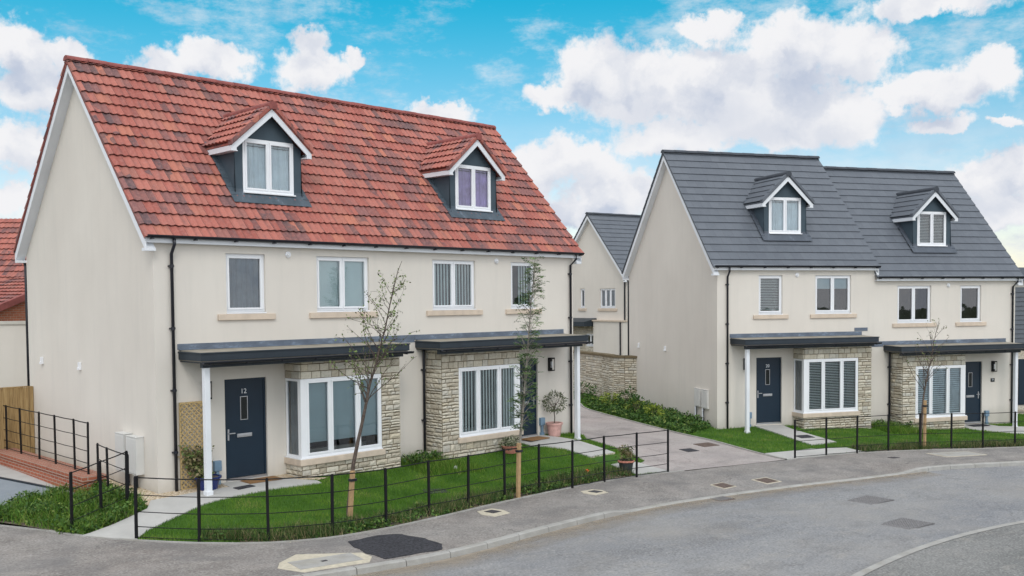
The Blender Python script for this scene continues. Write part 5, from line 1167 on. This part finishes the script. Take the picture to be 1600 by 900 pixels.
def rowan(curve,label,seed):
    base=Vector(curve[0]); cur=[Vector(p)-base for p in curve]; rt=empty('young_tree',base,label=label,cat='tree'); r=random.Random(seed)
    m=MB(); N_=14; pts=[interp(cur,i/N_) for i in range(N_+1)]; pts[0].z-=.2; m.tube(pts,[.032*(1-i/N_)+.006 for i in range(N_+1)],8); m.build('trunk','pale_bark',rt,smooth=True)
    b=MB(); V=[]; RN=[]
    for k in range(165):
        t=.27+.74*(k/165)*.98; p=interp(cur,min(t,1)); a=r.uniform(0,2*PI); ln=r.uniform(.10,.40)*(1.1 if .3<t<.85 else .75); e0=p+Vector((math.cos(a)*ln*.8,math.sin(a)*ln*.8,ln*r.uniform(.4,1.3))); b.tube([p,(p+e0)/2+Vector((0,0,.03)),e0],[.007,.005,.003],4)
        for w in range(3):
            a2=a+r.uniform(-1.3,1.3); L=r.uniform(.10,.17); st=p.lerp(e0,r.uniform(.3,1)); dr=Vector((math.cos(a2),math.sin(a2),r.uniform(-.35,.7))); dr.normalize(); sd=dr.cross(Vector((0,0,1))).normalized(); tone=r.random()
            for q in range(4):
                c=st+dr*L*(q+1)/4-Vector((0,0,.04*(q/6)**2))
                for s in (-1,1):
                    tipp=c+sd*s*.062+dr*.03+Vector((0,0,r.uniform(-.03,.02))); V+= [c,(c+tipp)/2+dr*.017,tipp,(c+tipp)/2-dr*.017]; RN.append(tone*.7+r.random()*.3)
    b.build('branch','pale_bark',rt); trimesh('foliage',np.array([tuple(v) for v in V]),len(RN),4,'rowan_leaf',np.array(RN),rt)
rowan(t2,'slender young rowan with feathery leaves by the second bay window',9)
t3=[(22.09,-6.38,-.89),(22.15,-6.39,-.08),(22.22,-6.42,.73),(22.31,-6.48,1.34),(22.44,-6.56,1.94),(22.53,-6.62,2.55),(22.65,-6.71,3.16)]
sapling('young_tree',t3,.04,'almost bare sapling with a wood stake before the grey-roofed pair','bark','purple_leaf',34,1.5,0,.06,14,.36,None,elr=(.6,1.2),tmax=.95)
for (x,y,tx,ty,h,lb) in ((2.13,-3.66,2.19,-3.70,.62,'square timber stake tied to the leaning sapling'),(6.62,-3.80,6.68,-3.78,.68,'square timber stake beside the young rowan'),(22.20,-6.47,22.22,-6.47,.62,'square timber stake beside the bare sapling')):
    z=garden(x,y); rt=empty('tree_stake',(x,y,z),label=lb,cat='stake'); m=MB()
    T=lambda a,b,c,x=x,y=y,tx=tx,ty=ty,z=z,h=h:(a+(tx-x)*c/(h-z),b+(ty-y)*c/(h-z),c); m.T=T; m.box(-.038,.038,-.038,.038,-.3,h-z); m.build('stake_post','stake_wood',rt,bevel=.005)
    m=MB(); m.T=T; m.box(-.055,.075,-.055,.055,h-z-.2,h-z-.15); m.build('tie','black_plastic',rt)
# ------------------------------------------------------------------ pots, trellis, small things
def pot(name,x,y,r,h,mat,label,rim=.02,z=None):
    z=garden(x,y) if z is None else z; rt=empty(name,(x,y,z),label=label,cat='plant pot')
    m=MB(); m.lathe([(0,0),(r*.72,0),(r*.95,h*.85),(r*.95,h*.86),(r*1.06,h*.86),(r*1.08,h),(r*.92,h),(r*.9,h*.9),(0,h*.9)],(0,0,0),24); m.build('pot',mat,rt,smooth=False)
    m=MB(); m.lathe([(0,h*.92),(r*.9,h*.915)],(0,0,0),18); m.build('compost','soil',rt); return rt
p=pot('potted_tree',11.62,-.30,.23,.40,'pink_pot','round-headed little olive tree in a pale terracotta pot by the right door')
m=MB(); m.tube([(0,0,.3),(.02,0,.55),(.0,.02,.75),(.05,0,.95)],[.018,.015,.013,.01],6)
for k in range(9): a=k*.7; m.tube([(.02,0,.7+.02*k),(.02+.15*math.cos(a),.15*math.sin(a),.85+.03*k),(.02+.28*math.cos(a),.28*math.sin(a),.95+.04*k)],[.007,.005,.003],4)
m.build('trunk','bark',p)
g=np.random.default_rng(3); u=g.normal(size=(700,3)); u/=np.linalg.norm(u,axis=1)[:,None]; leaves('foliage',u*g.uniform(.4,1,(700,1))**.5*np.array([.33,.33,.30])+np.array([.02,0,.98]),.07,'olive_leaf',3,p,asp=.36,tone=.35)
p=pot('potted_plant',9.2,-.95,.22,.2,'terracotta','low terracotta bowl of grey-green leaves below the second bay window')
u=g.normal(size=(420,3)); u/=np.linalg.norm(u,axis=1)[:,None]; leaves('foliage',np.abs(u)*np.array([1,1,1])*np.sign(u*[1,1,0]+[0,0,1])*g.uniform(.3,1,(420,1))*np.array([.30,.30,.32])+np.array([0,0,.16]),.09,'olive_leaf',4,p,asp=.4)
p=pot('potted_plant',11.05,-3.35,.20,.36,'dark_pot','dark glazed pot with a leafy plant by the right end of the railing',z=garden(11.05,-3.35)-.02)
u=g.normal(size=(240,3)); u/=np.linalg.norm(u,axis=1)[:,None]; leaves('foliage',u*g.uniform(.2,1,(240,1))*np.array([.25,.25,.24])+np.array([0,0,.56]),.1,'weed_leaf',5,p,asp=.45,tone=.8)
m=MB(); m.tube([(0,0,.3),(0,0,.6)],.01,5); m.tube([(0,0,.3),(.1,.05,.62)],.008,5); m.build('stem','bark',p)
m=MB(); m.lathe([(.205,.315),(.22,.32),(.22,.36),(.2,.365)],(0,0,0),24); m.build('pot_rim','terracotta',p)
p=pot('potted_climber',.93,-.33,.26,.28,'blue_glaze','climbing plant in a dark blue glazed pot below the trellis')
P=[]; m=MB(); r=random.Random(6)
for k in range(12):
    x=r.uniform(-.4,.1); q=[Vector((r.uniform(-.1,.1),.0,.25))]
    zt=r.uniform(.5,1.1)
    for s in range(6): q.append(Vector((q[-1].x+(x-q[-1].x)*.35+r.uniform(-.05,.05),.05+.17*min(1,s/2),.25+(zt-.25)*(s+1)/6)))
    m.tube(q,.005,4)
    for v in q[1:]:
        for _ in range(9): P.append(v+Vector((r.uniform(-.09,.09),r.uniform(-.10,.04),r.uniform(-.09,.09))))
m.build('stem','bark',p); leaves('foliage',P,.08,'weed_leaf',6,p,asp=.6,tone=.75)
tr=empty('garden_trellis',(.74,-.045,0),label='diagonal lattice wooden trellis against the wall by the left porch post',cat='trellis')
m=MB(); w,h=.54,1.83
m.box(-w/2,-w/2+.035,-.015,.015,-.03,h); m.box(w/2-.035,w/2,-.015,.015,-.03,h); m.box(-w/2,w/2,-.016,.014,h-.035,h); m.box(-w/2,w/2,-.016,.014,.0,.035); m.build('frame','trellis_wood',tr)
m=MB(); sp=.095; hw_=w/2-.02
for sgn in (1,-1):
    c=-3
    while c<3:
        # line z = sgn*x + c ; clip to panel
        pts=[]; 
        for xx in (-hw_,hw_): pts.append((xx,sgn*xx+c+h/2))
        (xa,za),(xb,zb_)=pts
        def cl(x1,z1,x2,z2):
            lo,hi=.03,h-.03
            if (z1<lo and z2<lo) or (z1>hi and z2>hi): return None
            def f(x1,z1,x2,z2):
                if z1<lo: x1+= (lo-z1)*(x2-x1)/(z2-z1); z1=lo
                if z1>hi: x1+= (hi-z1)*(x2-x1)/(z2-z1); z1=hi
                return x1,z1
            a=f(x1,z1,x2,z2); b=f(x2,z2,x1,z1); return a,b
        q=cl(xa,za,xb,zb_)
        if q and math.dist(*q)>.03:
            (x1,z1),(x2,z2)=q; L=math.dist(*q); nx,nz=-(z2-z1)/L*.013,(x2-x1)/L*.013; y0=0 if sgn>0 else -.011
            m.prism([(x1+nx,z1+nz),(x2+nx,z2+nz),(x2-nx,z2-nz),(x1-nx,z1-nz)],lambda a,b,t:(a,t,b),y0-.004,y0+.004)
        c+=sp*1.15
m.build('lattice','trellis_wood',tr)
def mat_(x,y,an,w,d,label,mt,dz=.022):
    m=MB(); m.box(-w/2,w/2,-d/2,d/2,0,.018); o=m.build('doormat',mt); o.location=(x,y,garden(x,y)+dz+.003); o.rotation_euler=(0,0,an); tag(o,label,'doormat')
    # follow the slope of the path
mat_(2.2,-.32,0,.8,.42,'brown coir doormat at the door numbered 12','coir'); mat_(10.75,-.36,0,.75,.45,'reddish brown doormat at the right door of the red-roofed pair','coir',.032)
x,y=Bw(10.75,-.36); mat_(x,y,BAN,.75,.42,'dark doormat at the right door of the grey-roofed pair','asphalt_patch')
def pedestal(x,y,an,label,z=None):
    rt=empty('service_pedestal',(x,y,garden(x,y) if z is None else z),an,label=label,cat='utility box')
    m=MB(); m.box(-.085,.085,-.09,0,.30,.52); m.build('box','grey_blue_plastic',rt,bevel=.01)
    m=MB(); m.box(-.035,.035,-.07,-.01,-.05,.30); m.box(-.06,.06,-.08,0,-.02,.1); m.build('duct','grey_blue_plastic',rt,bevel=.006)
pedestal(1.30,-.002,0,'blue-grey utility box left of the door numbered 12'); pedestal(11.38,-.002,0,'blue-grey utility box between the olive pot and the right door')
x,y=Bw(1.22,-.01); pedestal(x,y,BAN,'blue-grey utility box by the left door of the grey-roofed pair'); x,y=Bw(11.45,-.01); pedestal(x,y,BAN,'blue-grey utility box at the right door of the grey-roofed pair')
m=MB(); m.lathe([(0,.05),(.04,.055),(.055,.09),(.045,.13),(0,.15)],(0,0,0),12); o=m.build('ball','orange_plastic'); o.location=(9.98,-2.95,garden(9.98,-2.95)-.03); tag(o,'small orange ball lying in the grass behind the railing','ball')
m=MB(); m.lathe([(0,.0),(.05,.01),(.05,.05),(.03,.08),(0,.08)],(0,0,0),8); o=m.build('stone','white_board'); o.location=(6.95,-1.32,garden(6.95,-1.32)); tag(o,'small white stone in the grass before the recess','stone')
# ------------------------------------------------------------------ far things
m=MB(); r=random.Random(2); N_=40; d0=CAM+np.array([1.07,.35,0])*260
ring=[]
for i in range(N_+1):
    a=R(-40)+R(110)*i/N_; h=6+5*math.exp(-((a-R(17))/.12)**2)+1.5*math.sin(i*.9)+.8*math.sin(i*2.3); rr=330
    ring.append([(CAM[0]+math.cos(a)*(rr-60),CAM[1]+math.sin(a)*(rr-60),-3),(CAM[0]+math.cos(a)*(rr-20),CAM[1]+math.sin(a)*(rr-20),h*.7),(CAM[0]+math.cos(a)*(rr+20),CAM[1]+math.sin(a)*(rr+20),h),(CAM[0]+math.cos(a)*(rr+120),CAM[1]+math.sin(a)*(rr+120),-3)])
for i in range(N_):
    for k in range(3): m.face([ring[i][k],ring[i+1][k],ring[i+1][k+1],ring[i][k+1]])
tag(m.build('hills','hill_green',smooth=True),kind='structure')
p=place(910,405,75); rt=empty('tree',(p[0],p[1],-.5),label='green tree top between the red roof and the small gable-fronted house',cat='tree')
g=np.random.default_rng(9); cs=g.normal(size=(14,3))*np.array([1.1,1.1,1.0])+np.array([0,0,6.6]); P=np.concatenate([c+g.normal(size=(260,3))*.5 for c in cs]); leaves('crown',P,.28,'rowan_leaf',9,rt)
m=MB(); m.tube([(0,0,0),(0,0,3.5),(.1,0,7)],[.25,.18,.05],8); m.build('trunk','bark',rt)
